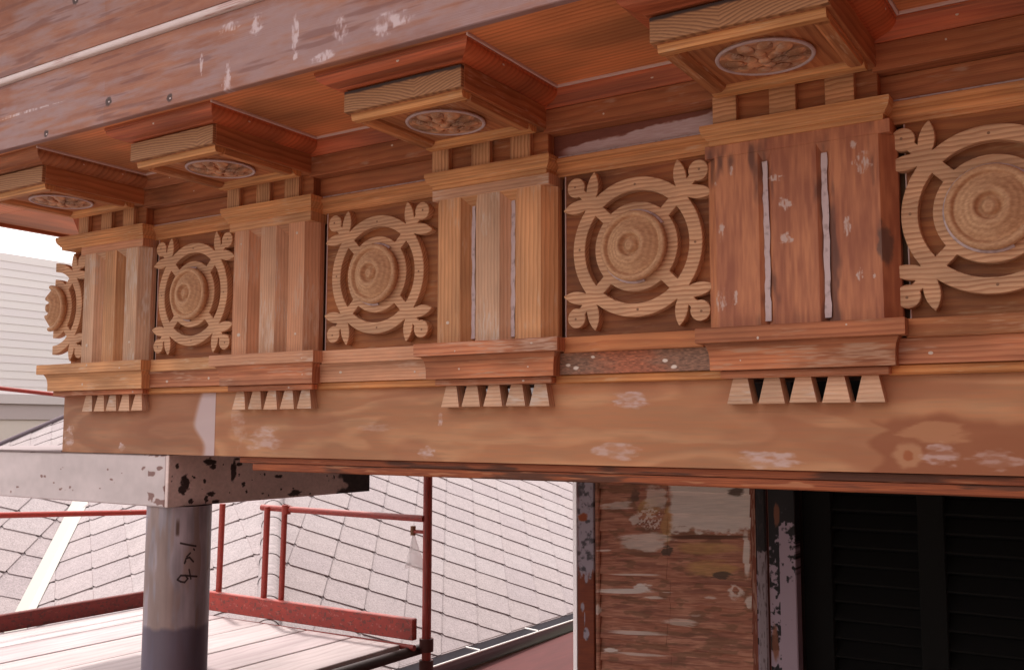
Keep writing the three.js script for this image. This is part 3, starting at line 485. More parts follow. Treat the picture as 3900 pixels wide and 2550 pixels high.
{
  const px = 0.19, pz = -0.12, pr = 0.106, face = Math.atan2(2.9654 - px, 2.1145 - pz);
  // felt-pen marks: strokes in (fraction across the pipe, metres below its top)
  const strokes = [[[0.53, 0.118], [0.76, 0.131]], [[0.6, 0.182], [0.62, 0.169], [0.67, 0.166], [0.73, 0.181]], [[0.6, 0.184], [0.615, 0.178]], [[0.63, 0.163], [0.68, 0.152]], [[0.67, 0.206], [0.7, 0.236]], [[0.5, 0.236], [0.55, 0.223], [0.62, 0.224], [0.655, 0.235], [0.61, 0.246], [0.55, 0.243], [0.5, 0.236]], [[0.62, 0.224], [0.79, 0.231]], [[0.73, 0.14], [0.74, 0.143]]];
  const map = tex(1024, 1024, (u, v) => {
    const ang = (u - 0.5) * Math.PI * 2, d = (1 - v) * 0.9, ac = 0.5 + 0.5 * Math.sin(clamp(ang, -1.57, 1.57));
    const n = fbm(u * 18, v * 9, 3, 4, 18, 0) - 0.5, st = fbm(u * 60, v * 3, 13, 3, 60, 0) - 0.5; let c = [152, 142, 150].map((q) => q * (1 + n * 0.35 + st * 0.18));
    c = mix(c, [142, 114, 102], ss(0.5, 0.66, fbm(u * 22, v * 5, 23, 3, 22, 0)) * 0.5);
    const band = ss(0, 0.02, d - 0.385 + n * 0.02) * (1 - ss(0, 0.03, d - 0.555 + n * 0.03 - 0.02 * Math.sin(ang * 3))); c = mix(c, [86, 78, 96], band * 0.75);
    if (Math.abs(ang) < 1.6) for (const s of strokes) for (let k = 0; k + 1 < s.length; k++) { const sc = 0.3, dd = seg2(ac * sc, d, s[k][0] * sc, s[k][1], s[k + 1][0] * sc, s[k + 1][1]); c = mix(c, [40, 28, 30], ss(0.0042, 0.002, dd) * 0.9); }
    c = mix(c, [70, 48, 40], ss(0.012, 0.003, Math.abs(ac - 0.48) * 0.3) * ss(0.0, 0.03, d - 0.03) * (1 - ss(0.085, 0.1, d)) * 0.8);
    return c;
  });
  const g = new THREE.CylinderGeometry(pr, pr, 5.5, 64, 1, true), uv = g.attributes.uv, po = g.attributes.position;
  for (let i = 0; i < uv.count; i++) uv.setXY(i, uv.getX(i), (po.getY(i) - 2.75 + 0.9) / 0.9);
  g.rotateY(Math.PI + face); g.translate(px, -0.4945 - 2.75, pz);
  const col = thing('steel_column', 'grey steel pipe column with pen marks under the white beam', 'column');
  mesh('pipe', g, new THREE.MeshStandardMaterial({ map, roughness: 0.5, metalness: 0.3 }), col);
  mesh('base_plate', new THREE.BoxGeometry(0.3, 0.02, 0.3).translate(px, -5.99, pz), plain(0x6a6466, 0.5, 0.6), col);
}

// ------------------------------------------------------------------ scaffold: red guard frame, planks, bag
const redMap = setRep(tex(512, 256, (u, v) => { const n = fbm(u * 12, v * 10, 3, 4, 12, 10), s = fbm(u * 40, v * 30, 9, 3, 40, 30); let c = mix([176, 62, 48], [144, 50, 42], n); c = mix(c, [96, 58, 50], ss(0.6, 0.7, s) * 0.7); return mix(c, [188, 120, 112], ss(0.7, 0.78, fbm(u * 30, v * 20, 19, 3, 30, 20)) * 0.5); }), 0.5, 0.25);
const redM = new THREE.MeshStandardMaterial({ map: redMap, roughness: 0.5 }), rustM = new THREE.MeshStandardMaterial({ map: redMap, color: new THREE.Color(0xa08880), roughness: 0.75 });
{
  const s = thing('scaffold', 'red painted scaffold guard frame beside the steel column', 'scaffold');
  const Y = -1.25;
  mesh('post', tube(V(0.06, -6, -1.68), V(0.06, -0.1, -1.68), 0.022), redM, s);
  mesh('top_rail', tube(V(-1.05, -0.663, -1.66), V(0.05, -0.668, -1.665), 0.0165), redM, s);
  for (const [x, y] of [[-1.344, -0.655], [-0.992, -0.655], [-0.862, -0.64]]) mesh('upright', tube(V(x, y, -1.645), V(x - 0.012, -1.14, -1.645), x > -0.9 ? 0.015 : 0.0165), redM, s);
  mesh('collar', tube(V(-0.862, -0.645, -1.655), V(-0.862, -0.69, -1.655), 0.024), redM, s);
  new MB('x').box(-1.62, 0.035, -1.232, -1.132, -1.64, -1.605, 0.004).build('toe_board', redM, s);
  mesh('ledger', tube(V(-1.9, -1.27, -1.59), V(0.05, -1.262, -1.6), 0.014), redM, s);
  mesh('locking_pin', tube(V(0.05, -0.733, -1.68), V(-0.025, -0.733, -1.68), 0.009), redM, s);
  mesh('pin_cap', tube(V(-0.028, -0.708, -1.68), V(-0.028, -0.752, -1.68), 0.013), M.core, s);
  for (const y of [-1.26, -1.36]) mesh('coupler', tube(V(0.06, y + 0.03, -1.68), V(0.06, y - 0.03, -1.68), 0.034), plain(0x5a3430, 0.7, 0.3), s);
  mesh('side_ledger', tube(V(0.02, -1.285, -1.68), V(0.0, -1.285, 0.4), 0.024), plain(0x3a2a28, 0.6, 0.3), s);
  new MB('z').box(-1.885, -1.85, -1.25, -1.165, -1.56, 0.4, 0.004).build('toe_board', rustM, s).userData.label = 'rusty brown toe board';
  mesh('side_rail', tube(V(-1.95, -0.732, -1.68), V(-1.95, -0.63, 0.2), 0.0155), new THREE.MeshStandardMaterial({ map: redMap, color: new THREE.Color(0xffc8a8), roughness: 0.6 }), s);
  mesh('brace', tube(V(-2.2, 0.03, -0.1), V(-2.2, -0.09, -1.7), 0.0115), redM, s);
  for (const z of [-1.68, 0.3]) mesh('post', tube(V(-1.95, -6, z), V(-1.95, z < 0 ? -0.55 : 0.3, z), 0.02), rustM, s);
}
const plankMap = setRep(pine({ sd: 401, rings: 5, wob: 2, early: [184, 172, 172], late: [172, 158, 158], blot: 0.1 }), 1.7, 0.3);
const plankM = [0xffffff, 0xf4eef0, 0xfaf6f6].map((t) => new THREE.MeshStandardMaterial({ map: plankMap, color: new THREE.Color(t), roughness: 0.85, bumpMap: grainBump, bumpScale: 0.0006 }));
const bounds = [-1.845, -1.53, -1.235, -0.925, -0.62, -0.315, -0.01];
const plankLabels = ['outermost pale scaffold plank, along the rusty toe board', 'second pale scaffold plank from the rusty toe board', 'third pale scaffold plank from the rusty toe board', 'fourth pale scaffold plank from the rusty toe board', 'pale scaffold plank second from the dark side tube', 'pale scaffold plank along the dark side tube'];
for (let k = 0; k < 6; k++) tag(new MB('z').box(bounds[k] + 0.004 + rr(0, 0.003), bounds[k + 1] - 0.005 - rr(0, 0.004), -1.29, -1.25 + rr(-0.002, 0.001), -1.58 + rr(-0.01, 0.01), 0.42, 0.003).build('scaffold_plank', plankM[k % 3], scene), plankLabels[k], 'plank', 'planks of the scaffold deck');
// the deck that runs on in front of the cornice, where the photographer stands; it throws light up under the mutules
for (let k = 0; k < 4; k++) tag(new MB('x').box(-2.2, 4.15, -1.89, -1.85 + rr(-0.002, 0.001), 1.5 + k * 0.3, 1.795 + k * 0.3, 0.003).build('scaffold_plank', plankM[k % 3], scene), ['long pale scaffold plank of the front deck, closest to the cornice', 'second long pale plank of the front deck from the cornice', 'third long pale plank of the front deck from the cornice', 'long pale scaffold plank of the front deck, farthest from the cornice'][k], 'plank', 'planks of the front deck');
{
  const g = new THREE.BufferGeometry(), n = 10, m = 9, p = [], ix = [];
  for (let j = 0; j <= m; j++) for (let i = 0; i <= n; i++) { const t = j / m, w = 0.006 + 0.062 * Math.pow(t, 1.1), a = i / n * Math.PI * 2; p.push(-0.024 + Math.cos(a) * w + 0.012 * t, -0.745 - 0.165 * t - 0.012 * Math.sin(a * 3) * t, -1.68 + Math.sin(a) * w * (0.35 + 0.15 * Math.sin(t * 9))); if (j < m && i < n) { const q = j * (n + 1) + i; ix.push(q, q + n + 1, q + 1, q + 1, q + n + 1, q + n + 2); } }
  g.setAttribute('position', new THREE.Float32BufferAttribute(p, 3)); g.setIndex(ix); g.computeVertexNormals();
  tag(mesh('plastic_bag', g, new THREE.MeshPhysicalMaterial({ color: 0xf2eeee, roughness: 0.3, transmission: 0.8, thickness: 0, side: THREE.DoubleSide })), 'small clear plastic bag hanging from the red scaffold pin', 'bag');
}

// ------------------------------------------------------------------ the house behind the porch
const houseMap = tex(1024, 1024, (s, t) => {
  const x = 0.64 + s * 1.14, y = -1.45 + t * 1.15, u = (x - 0.574) / 0.000621, v = (-0.4834 - y + 0.0000436 * u) / 0.000545;
  const f = fbm(u / 90, v / 9, 3, 4) - 0.5, n = fbm(u / 120, v / 60, 13, 4) - 0.5;
  if (u < 222) return [206, 196, 200].map((q) => q * (1 + n * 0.1 + f * 0.05));
  const W = [236, 220, 214], O = [208, 160, 104], B = [178, 114, 92], D = [92, 72, 62];
  if (u < 368) { // corner board, bare wood below, crazed white paint above
    let c = mix([150, 78, 48], [126, 62, 44], clamp(0.5 + f + n)); let p = ss(-30, 25, 790 - v + (fbm(u / 26, v / 60, 23, 3) - 0.5) * 220); p = Math.max(p, spot(u, v, 300, 840, 16, 60, 4, 0.4), spot(u, v, 268, 1085, 18, 45, 5, 0.3), spot(u, v, 298, 1310, 28, 60, 6, 0.3), spot(u, v, 285, 1180, 5, 70, 7, 0.3));
    c = mix(c, [176, 164, 178].map((q) => q * (1 - 0.5 * ss(0.5, 0.75, fbm(u / 40, v / 45, 33, 4)))), p); c = mix(c, [160, 80, 46], spot(u, v, 275, 330, 45, 42, 9, 0.4)); if (u < 244) c = mix(c, [120, 62, 62], 0.6 * ss(0.4, 0.6, fbm(u / 4, v / 90, 43, 2))); return c;
  }
  if (u > 1612) { // door jamb, black paint flaked off white
    if (u > 1622 && u < 1690) { const k = ss(-10, 10, v - 620 + (fbm(u / 20, v / 40, 5, 3) - 0.5) * 60); let c = mix([34, 28, 32], [148, 132, 140], k); return mix(c, [70, 52, 54], ss(0.6, 0.7, fbm(u / 8, v / 60, 8, 3)) * 0.5); }
    let w = ss(-0.03, 0.03, fbm(u / 90, v / 120, 51, 4) * 0.5 + fbm(u / 26, v / 30, 57, 3) * 0.25 - 0.5 + ss(350, 1000, v) * 0.2 + (u > 1770 ? 0.07 : -0.03) * ss(300, 500, v)); w *= ss(260, 420, v); let c = mix([34, 29, 34], [174, 152, 168], w); c = mix(c, [140, 84, 62], Math.max(spot(u, v, 1757, 350, 22, 105, 3, 0.4), spot(u, v, 1730, 1320, 26, 150, 4, 0.4)) * 0.85); return u < 1700 && u > 1690 ? [120, 70, 62] : c;
  }
  if (u > 1566) return mix([128, 66, 48], [176, 140, 124], ss(0.55, 0.7, fbm(u / 10, v / 80, 63, 3)) * 0.7);
  // clapboards
  let c = mix(B, [204, 146, 122], clamp(0.4 + f * 1.6 + n * 1.2)); c = mix(c, [138, 84, 72], ss(0.55, 0.68, fbm(u / 200, v / 22, 73, 4)) * 0.6); c = mix(c, [122, 88, 66], ss(0.55, 0.66, fbm(u / 130, v / 40, 83, 4)) * 0.5);
  const rag = (fbm(u / 60, v / 30, 93, 4) - 0.5), och = Math.max(spot(u, v, 800, 260, 110, 90, 2, 0.8), spot(u, v, 1250, 600, 270, 55, 3, 0.4), spot(u, v, 1280, 760, 230, 70, 5, 0.6), spot(u, v, 950, 400, 50, 160, 8, 0.5)); c = mix(c, O, och * (0.65 + rag * 0.6));
  let w = ss(-20, 20, Math.min(u - 975 + rag * 40, 470 - v + rag * 110 + 8 * Math.sin(u / 90))) * 0.95; // the sheet of white still on the upper right boards
  w = Math.max(w, spot(u, v, 780, 540, 200, 75, 11, 0.8) * 0.8, spot(u, v, 860, 190, 90, 110, 12, 0.8) * 0.7, spot(u, v, 560, 235, 130, 40, 13, 0.9) * 0.7, spot(u, v, 690, 360, 50, 55, 14, 0.7) * 0.8, spot(u, v, 800, 350, 110, 110, 15, 1) * ss(0.45, 0.6, fbm(u / 14, v / 12, 7, 2)) * 0.8);
  w = Math.max(w, spot(u, v, 640, 945, 270, 26, 21, 0.9), spot(u, v, 745, 920, 80, 45, 22, 0.7), spot(u, v, 840, 995, 90, 14, 23, 0.6) * 0.8, spot(u, v, 440, 612, 70, 9, 24, 0.4) * 0.8, spot(u, v, 700, 812, 240, 9, 25, 0.6) * 0.8, spot(u, v, 690, 1285, 240, 18, 26, 0.7) * 0.8, spot(u, v, 480, 1440, 70, 22, 27, 0.6), spot(u, v, 720, 1460, 260, 12, 28, 0.8) * 0.7, spot(u, v, 390, 1110, 22, 48, 29, 0.6) * 0.8, spot(u, v, 1535, 640, 28, 220, 31, 0.3) * 0.9, spot(u, v, 1450, 940, 60, 62, 32, 0.6) * 0.8 * (1 - spot(u, v, 1450, 930, 26, 32, 33, 0.5)), spot(u, v, 1550, 1010, 35, 60, 34, 0.8) * 0.8, spot(u, v, 1040, 1190, 140, 30, 35, 0.9) * 0.6, spot(u, v, 1270, 985, 50, 12, 36, 0.5) * 0.7, spot(u, v, 1150, 1130, 60, 12, 37, 0.8) * 0.4);
  c = mix(c, W, w); c = mix(c, D, Math.max(spot(u, v, 1470, 160, 75, 38, 41, 0.5), spot(u, v, 950, 615, 50, 40, 42, 0.8), spot(u, v, 1360, 810, 80, 28, 43, 0.8), spot(u, v, 690, 165, 40, 60, 44, 0.6) * 0.7) * 0.85); c = mix(c, [92, 58, 44], spot(u, v, 1230, 510, 330, 20, 45, 0.4) * 0.8);
  return c.map((q) => q * (1 + f * 0.12));
}, true, THREE.ClampToEdgeWrapping);
{
  const hm = new THREE.MeshStandardMaterial({ map: houseMap, roughness: 0.75, bumpMap: grainBump, bumpScale: 0.0004 }), huv = (q) => [(q.x - 0.64) / 1.14, (q.y + 1.45) / 1.15];
  const h = thing('porch_house', 'house wall of peeling red-brown clapboards with white corner board and black doorway', 'house');
  const wall = new MB('x').box(0.69, 1.58, -6, 3, -2.2, -2.022).build('wall', plain(0x5a3a30, 0.9), h);
  new MB('x').box(0.7, 6, -6, 3, -6, -2.21).build('wall', plain(0x6a5a54, 0.9), h);
  new MB('x').box(2.95, 6, -6, 3, -2.2, -2.0).build('wall', plain(0x6e4438, 0.9), h);
  new MB('x').box(1.5805, 2.95, 0.2, 3, -2.2, -2.0).build('wall', plain(0x6e4438, 0.9), h);
  const e = 0.0975, lines = []; for (let y = -0.514 + 6 * e; y > -2.2; y -= e) lines.push(y);
  for (const y of lines) { const j = 1.165 + rr(-0.012, 0.012);
  for (const [a, b] of [[0.826, j], [j + 0.0012, 1.5545]]) {
    const d = rr(-0.0015, 0.0015), dz = rr(0, 0.002);
    new MB('x', huv).prismX([[-2.024, y], [-1.998 + dz, y + d], [-1.996 + dz, y + d + 0.003], [-2.014, y + e + 0.008], [-2.024, y + e + 0.008]], a, b).build('clapboard', hm, wall);
  } }
  new MB('y').prismY([[0.66, -2.06], [0.664, -2.03], [0.708, -1.984], [0.7105, -1.984], [0.7105, -2.06]], -6, 0.6).build('corner_post', plain(0xe8e0e2, 0.6), h).userData.label = 'clean white splayed corner post';
  new MB('y', huv).box(0.7115, 0.8, -6, 0.6, -2.02, -1.983, 0.003).build('corner_board', hm, h).userData.label = 'half stripped corner board';
  new MB('y', huv).box(0.8015, 0.825, -6, 0.6, -2.02, -1.99, 0.006).build('corner_bead', hm, h);
  new MB('y', huv).box(1.5555, 1.578, -6, 0.6, -2.02, -1.985, 0.003).build('door_casing', hm, h);
  new MB('y', huv).box(1.5795, 1.6235, -6, 0.6, -2.06, -1.975, 0.008).build('door_casing', hm, h);
  new MB('y', huv).box(1.625, 1.742, -6, 0.6, -2.06, -1.99, 0.004).build('door_jamb', hm, h).userData.label = 'door jamb with black paint flaking off white';
  const blk = plain(0x080607, 0.95), blk2 = plain(0x0a0708, 0.95), door = part('shutter_door', h, 'dark louvred door');
  new MB('y').box(1.742, 1.86, -3.2, 0.2, -2.15, -2.1, 0.003).build('stile', blk, door); new MB('y').box(2.2, 2.3, -3.2, 0.2, -2.15, -2.1, 0.003).build('stile', blk, door); new MB('y').box(2.82, 2.95, -3.2, 0.2, -2.15, -2.1, 0.003).build('stile', blk, door);
  new MB('x').box(1.74, 2.95, -3.2, 0.2, -2.2, -2.18).build('backing', blk, door);
  for (const [a, b] of [[1.86, 2.2], [2.3, 2.82]]) for (let y = -0.2; y > -2.4; y -= 0.075) new MB('x').prismX([[-2.172, y + 0.05], [-2.115, y], [-2.111, y + 0.008], [-2.168, y + 0.06]], a, b).build('slat', blk2, door);
  new MB('x').box(0.3, 6, -2.7, -2.55, -2.0, 0.2).build('porch_floor', plain(0x6d625c, 0.8), h);
}

{ // unseen wing added right of the porch to keep light off right-facing faces
  const w = thing('added_blocking_wing', 'added red-brown clapboard wing out of view, blocking light at the right end of the porch', 'house'), m = [0x7a4c40, 0x74483c, 0x805244].map((c) => plain(c, 0.85));
  const wall = new MB('x').box(4.23, 7, -6, 4.2, -2, 7.5).build('wall', m[0], w);
  for (let y = -3, k = 0; y < 4; y += 0.14, k++) { const b = new MB('z'); b.quad(V(4.21, y, 7.5), V(4.21, y, -1.99), V(4.227, y + 0.14, -1.99), V(4.227, y + 0.14, 7.5)); b.quad(V(4.23, y, -1.99), V(4.21, y, -1.99), V(4.21, y, 7.5), V(4.23, y, 7.5)); b.build('clapboard', m[k % 3], wall); }
}

// ------------------------------------------------------------------ neighbouring roofs of diamond shingles
const shMap = setRep(tex(512, 512, (u, v) => { const g = hash(Math.floor(u * 512), Math.floor(v * 512), 5), n = fbm(u * 10, v * 10, 3, 4, 10, 10) - 0.5, s = fbm(u * 90, v * 90, 8, 2, 90, 90) - 0.5; const k = 1 + n * 0.08 + s * 0.3 + (g - 0.5) * 0.16; const c = [158 * k, 147 * k, 148 * k]; return g > 0.994 ? [215, 205, 196] : c; }), 0.55, 0.55);
const shM = [0xffffff, 0xfcfafa, 0xf8f6f7, 0xfdfbfa].map((t) => new THREE.MeshStandardMaterial({ map: shMap, color: new THREE.Color(t), roughness: 0.95 }));
const shDeck = plain(0x4a4446, 0.95);
function clipPoly(P, planes) { for (const [n, d] of planes) { const o = []; for (let i = 0; i < P.length; i++) { const a = P[i], b = P[(i + 1) % P.length], da = a.dot(n) - d, db = b.dot(n) - d; if (da >= 0) o.push(a); if ((da >= 0) !== (db >= 0)) o.push(a.clone().lerp(b, da / (da - db))); } P = o; if (P.length < 3) return []; } return P; }
const halfSpace = (p, n) => [n, p.dot(n)];
// one slope: lattice origin, two lattice steps down the slope, clipping planes, index ranges
function slope(parent, P0, u, v, planes, I, J, deckPts) {
  let n = V(0, 0, 0).crossVectors(u, v).normalize(); if (n.y < 0) n.negate();
  const dk = new MB(V(1, 0, 0)), off = n.clone().multiplyScalar(-0.012); dk.poly(deckPts.map((p) => p.clone().add(off))); const deck = dk.build('roof_slope', shDeck, parent);
  const lu = u.length(), lv = v.length(), eu = u.clone().normalize(), ev = v.clone().normalize(), shared = [];
  const shp = () => { // local outline in (u, v) fractions; the side corners are clipped, the upper corner tucks under
    const c = 0.17, o = 0.012; return [[-0.06, -0.06], [1 - c, -0.04], [1 + o, c * 0.6], [1 + o, 1 + o], [c * 0.6, 1 + o], [-0.04, 1 - c]];
  };
  const lift = (a, b) => 0.003 + 0.015 * clamp((a + b) / 2, 0, 1);
  const make = (pts, fr) => {
    const b = new MB(eu.clone()); const T = pts, Bt = pts.map((p) => p.clone().addScaledVector(n, -0.009)); const cen = T.reduce((s, p) => s.add(p), V(0, 0, 0)).multiplyScalar(1 / T.length).addScaledVector(n, -0.005);
    b.ref = cen; b.poly(T); b.poly([...Bt].reverse()); for (let i = 0; i < T.length; i++) { const j = (i + 1) % T.length; b.poly([Bt[i], Bt[j], T[j], T[i]]); } return b.geo();
  };
  for (let i = I[0]; i <= I[1]; i++) for (let j = J[0]; j <= J[1]; j++) {
    const o = P0.clone().addScaledVector(u, i).addScaledVector(v, j);
    const flat = shp().map(([a, b]) => o.clone().addScaledVector(u, a).addScaledVector(v, b).addScaledVector(n, lift(a, b)));
    const cut = clipPoly(flat, planes); if (cut.length < 3) continue;
    if (cut.length === flat.length && cut.every((p, k) => p === flat[k])) {
      const k = (i * 7 + j * 3 + 60) % 3; if (!shared[k]) { shared[k] = make(shp().map(([a, b]) => V(0, 0, 0).addScaledVector(u, a).addScaledVector(v, b).addScaledVector(n, lift(a, b))), k); }
      const m = mesh('shingle', shared[k], shM[Math.floor(hash(i + 50, j + 50, 3) * 4)], deck); m.position.copy(o).addScaledVector(n, hash(i + 9, j + 90, 4) * 0.002);
    } else mesh('shingle', make(cut, 0), shM[Math.floor(hash(i + 50, j + 50, 3) * 4)], deck);
  }
  return n;
}
const nb = thing('neighbour_house', 'neighbouring house roof of pale grey diamond shingles with hip, valley and gutter', 'house');
{
  const RP = V(-2.542, -0.73, -5.342), Ru = V(0.129, -0.102, -0.242), Rv = V(0.154, -0.087, 0.213);
  const MP = V(-3.764, -1.06, -2.489), Mu = V(0.232, 0.087, -0.125), Mv = V(0.237, -0.088, 0.15);
  const nR = V(0, 0, 0).crossVectors(Ru, Rv).normalize(), nM = V(0, 0, 0).crossVectors(Mu, Mv).normalize(); for (const n of [nR, nM]) if (n.y < 0) n.negate();
  // hip: where the two planes meet
  const hd = V(0, 0, 0).crossVectors(nR, nM).normalize(); if (hd.y > 0) hd.negate();
  const solveHip = (y) => { const d1 = nR.dot(RP) - nR.y * y, d2 = nM.dot(MP) - nM.y * y, det = nR.x * nM.z - nR.z * nM.x; return V((d1 * nM.z - d2 * nR.z) / det, y, (nR.x * d2 - nM.x * d1) / det); };
  const hA = solveHip(0.6), hB = solveHip(-1.95), side = V(0, 0, 0).crossVectors(hd, V(0, 1, 0)).normalize(); if (side.z > 0) side.negate(); // toward the right-hand slope (-z)
  const hipR = halfSpace(hA, side), hipM = halfSpace(hA, side.clone().negate());
  // eave line of the right slope
  const e1 = V(-0.854, -1.682, -2.974), e2 = V(-0.974, -1.734, -4.893), ed = e2.clone().sub(e1).normalize(), eIn = V(0, 0, 0).crossVectors(ed, nR).normalize(); if (eIn.x > 0) eIn.negate();
  const eave = halfSpace(e1, eIn);
  const onR = (x, z) => V(x, (nR.dot(RP) - nR.x * x - nR.z * z) / nR.y, z), onM = (x, z) => V(x, (nM.dot(MP) - nM.x * x - nM.z * z) / nM.y, z);
  slope(nb, RP, Ru, Rv, [hipR, eave, halfSpace(V(-3.6, 0, 0), V(1, 0, 0)), halfSpace(V(0, 0, -8.2), V(0, 0, 1))], [-14, 14], [-14, 14], clipPoly([onR(-7, 3), onR(0.5, 3), onR(0.5, -14), onR(-7, -14)], [hipR, eave]));
  // valley on the left of the middle slope
  const vA = V(-4.42, -0.85, -2.856), vB = V(-3.30, -1.56, -1.679), vd = vB.clone().sub(vA).normalize(), vs = V(0, 0, 0).crossVectors(vd, V(0, 1, 0)).normalize(); if (vs.x < 0) vs.negate();
  const valM = halfSpace(vA, vs), valL = halfSpace(vA, vs.clone().negate()), mEave = halfSpace(V(0, -1.95, 0), V(0, 1, 0));
  slope(nb, MP, Mu, Mv, [hipM, valM, mEave, halfSpace(V(0, -0.05, 0), V(0, -1, 0))], [-10, 14], [-10, 14], clipPoly([onM(-9, -4.6), onM(2, -4.6), onM(2, 2), onM(-9, 2)], [hipM, valM, mEave]));
  // left wing, facing like the right slope, through the valley line
  const Lu = V(0.129, -0.102 + 0.0, -0.235), Lv = V(0.15, -0.0865, 0.217), nL0 = V(0, 0, 0).crossVectors(vd, V(0.0, 0.0, 1)).normalize(); if (nL0.y < 0) nL0.negate();
  for (const q of [Lu, Lv]) q.y = -(nL0.x * q.x + nL0.z * q.z) / nL0.y;
  const onL = (x, z) => V(x, (nL0.dot(vA) - nL0.x * x - nL0.z * z) / nL0.y, z), LP = onL(-5.2, -2.2);
  slope(nb, LP, Lu, Lv, [valL, mEave, halfSpace(V(0, -0.62, 0), V(0, -1, 0))], [-9, 12], [-9, 12], clipPoly([onL(-5.0, -4), onL(0.5, -4), onL(0.5, 3), onL(-5.0, 3)], [valL, mEave]));
  // flashing in the valley, a bent strip of bright metal
  { const b = new MB(vd), w = 0.068, up = 0.022, mid = (t) => vA.clone().addScaledVector(vd, t).add(V(0, up, 0)), eM = V(0, 0, 0).crossVectors(vd, nM).normalize(), eL = V(0, 0, 0).crossVectors(vd, nL0).normalize(); if (eM.dot(vs) < 0) eM.negate(); if (eL.dot(vs) > 0) eL.negate();
    const A = mid(-0.6), B = mid(2.6), q = (p, e, n) => p.clone().addScaledVector(e, w); b.quad(A, q(A, eM), q(B, eM), B); b.quad(q(A, eL), A, B, q(B, eL)); b.build('valley_flashing', plain(0xb9b4ac, 0.6), nb); }
  // hip covered by overlapping half-round caps
  { const L = hB.distanceTo(hA), st = 0.24, dir = hB.clone().sub(hA).normalize(), capM = new THREE.MeshStandardMaterial({ map: shMap, color: new THREE.Color(0xffffff), roughness: 0.9 });
    const g = new THREE.CylinderGeometry(0.066, 0.071, 0.29, 24, 1, true); g.applyQuaternion(new THREE.Quaternion().setFromUnitVectors(V(0, -1, 0), dir)); planarUV(g, (x, y, z) => [x + z, y]);
    for (let t = 0.6; t < L; t += st) { const m = mesh('hip_cap', g, capM, nb); m.position.copy(hA).addScaledVector(dir, t).add(V(0, 0.012, 0)); } }
  // gutter with hangers along the right-hand eave
  const gut = part('gutter', nb), gx = V(0, 0, 0).crossVectors(V(0, 1, 0), ed).normalize(); if (gx.x < 0) gx.negate();
  const gp = (t, a, y) => e1.clone().addScaledVector(ed, t).addScaledVector(gx, a).add(V(0, y, 0)), prof = [[-0.004, 0.004], [-0.002, -0.06], [0.012, -0.095], [0.07, -0.105], [0.1, -0.085], [0.118, -0.035], [0.122, -0.004]];
  const gm = new MB(ed); for (let k = 0; k + 1 < prof.length; k++) { const [a, y] = prof[k], [c, w] = prof[k + 1]; gm.quad(gp(-1.8, a, y), gp(-1.8, c, w), gp(6, c, w), gp(6, a, y)); gm.quad(gp(6, a, y - 0.002), gp(6, c, w - 0.002), gp(-1.8, c, w - 0.002), gp(-1.8, a, y - 0.002)); } gm.build('trough', plain(0x77747a, 0.5, 0.3), gut);
  mesh('lip', tube(gp(-1.8, 0.122, -0.004), gp(6, 0.122, -0.004), 0.007, 8), plain(0xe6e2de, 0.5), gut);
  mesh('drip_edge', tube(gp(-1.8, -0.006, 0.008), gp(6, -0.006, 0.008), 0.008, 8), plain(0x5a4644, 0.7), gut);
  for (let t = -1.3; t < 5.5; t += 0.83) { const m = mesh('hanger', tube(gp(t, 0.0, 0.006), gp(t - 0.02, 0.122, 0.002), 0.007, 8), plain(0xe2dedc, 0.5), gut); }
  new MB(ed).quad(gp(-1.8, 0.0, -0.1), gp(6, 0.0, -0.1), gp(6, -0.02, -0.34), gp(-1.8, -0.02, -0.34)).build('fascia', plain(0x7c4a44, 0.8), nb);
  new MB('x').box(-6.5, -0.95, -6, -1.98, -9, -1.5).build('wall', plain(0xb0a49c, 0.9), nb);
}
{ // low painted roof between the two houses
  const m = new MB('z'); m.quad(V(-0.7, -1.8, 1), V(0.66, -1.62, 1), V(0.66, -1.62, -9), V(-0.86, -1.8, -9)); m.quad(V(-0.86, -1.81, -9), V(0.66, -1.63, -9), V(0.66, -1.63, 1), V(-0.7, -1.81, 1));
  tag(m.build('lower_roof', new THREE.MeshStandardMaterial({ map: setRep(tex(256, 256, (u, v) => { const n = fbm(u * 4, v * 20, 3, 4, 4, 20) - 0.5; return [80 * (1 + n * 0.25), 34 * (1 + n * 0.3), 33 * (1 + n * 0.3)]; }), 1, 1), roughness: 0.95 }), scene), 'plain dark red painted roof below the gutter', 'roof');
}
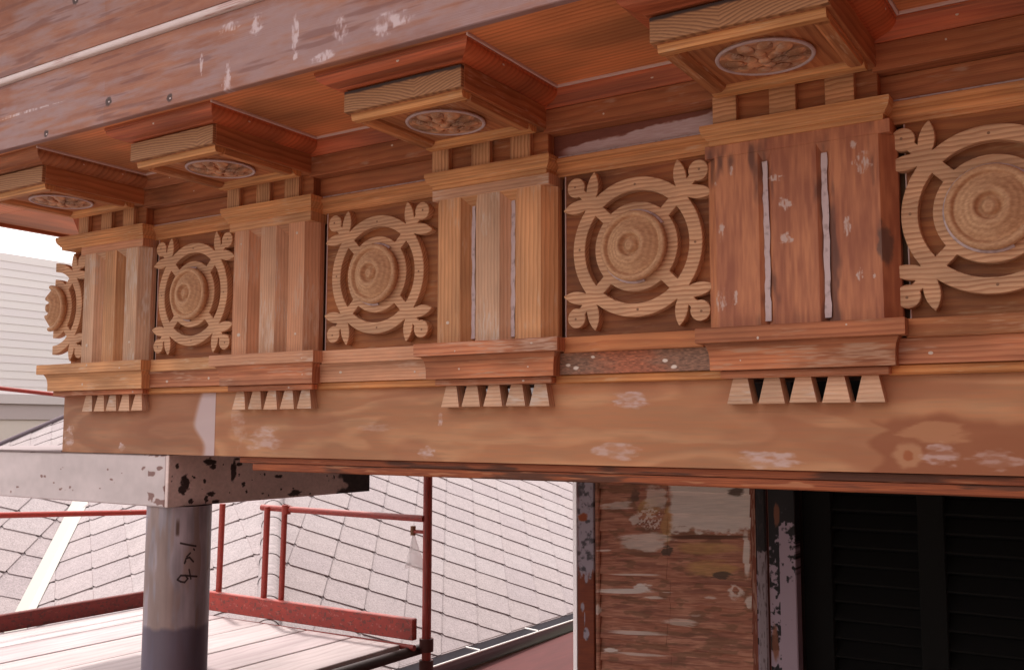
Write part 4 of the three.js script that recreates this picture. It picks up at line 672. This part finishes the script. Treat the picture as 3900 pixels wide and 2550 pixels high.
{ // farther roof whose edge rises behind the corner of the cornice
  const fr = thing('far_house', 'farther shingled roof with dark sloping rake edge behind the corner', 'house');
  const P = V(-8.519, -0.395, -4.869), u = V(0.232, 0.087, -0.125), v = V(0.237, -0.088, 0.15), n = V(0, 0, 0).crossVectors(u, v).normalize(); if (n.y < 0) n.negate();
  const on = (x, z) => V(x, (n.dot(P) - n.x * x - n.z * z) / n.y, z), hit = (x, y) => { const z = (n.dot(P) - n.x * x - n.y * y) / n.z; return V(x, y, z); };
  const a = hit(-8.83, -0.375), b = hit(-8.36, -0.07), rd = b.clone().sub(a).normalize(), rs = V(0, 0, 0).crossVectors(rd, n).normalize(); if (rs.y > 0) rs.negate();
  const rake = halfSpace(a, rs);
  slope(fr, P, u, v, [rake, halfSpace(V(0, -1.3, 0), V(0, 1, 0))], [-7, 7], [-5, 8], clipPoly([on(-12, -8), on(-5, -8), on(-5, -1), on(-12, -1)], [rake]));
  mesh('rake_board', tube(a.clone().addScaledVector(rd, -3).add(V(0, 0.03, 0)), b.clone().addScaledVector(rd, 3).add(V(0, 0.03, 0)), 0.03, 8), plain(0x6e6068, 0.8), fr);
}
{ // white clapboard house in the distance
  const w = thing('white_house', 'tall white clapboard house wall in the hazy distance', 'house'), mat = [0xf6eeee, 0xf5eced, 0xf7efee].map((c) => plain(c, 0.8));
  const wall = new MB('z').box(-15, -11.02, -6, 2.28, -22, -3).build('wall', plain(0xcfc4c2, 0.9), w);
  for (let y = 0.24, k = 0; y < 2.2; y += 0.115, k++) { const g = new MB('z'); g.quad(V(-10.995, y, -3), V(-10.995, y, -20), V(-11.002, y + 0.116, -20), V(-11.002, y + 0.116, -3)); g.quad(V(-10.995, y, -20), V(-10.995, y, -3), V(-11.02, y, -3), V(-11.02, y, -20)); g.build('clapboard', mat[k % 3], wall); }
  new MB('z').box(-11.02, -10.93, 0.1, 0.235, -20, -3).build('trim_board', plain(0xdcd0d0, 0.8), w); new MB('z').box(-11.02, -10.965, -0.13, 0.098, -20, -3).build('trim_board', plain(0xc8b8b8, 0.8), w); new MB('z').box(-11.02, -10.985, -0.9, -0.132, -20, -3).build('trim_board', plain(0xe4d6ce, 0.8), w);
}
scene.traverse((o) => { if (o.isMesh) o.castShadow = o.receiveShadow = true; });
renderer.render(scene, camera);
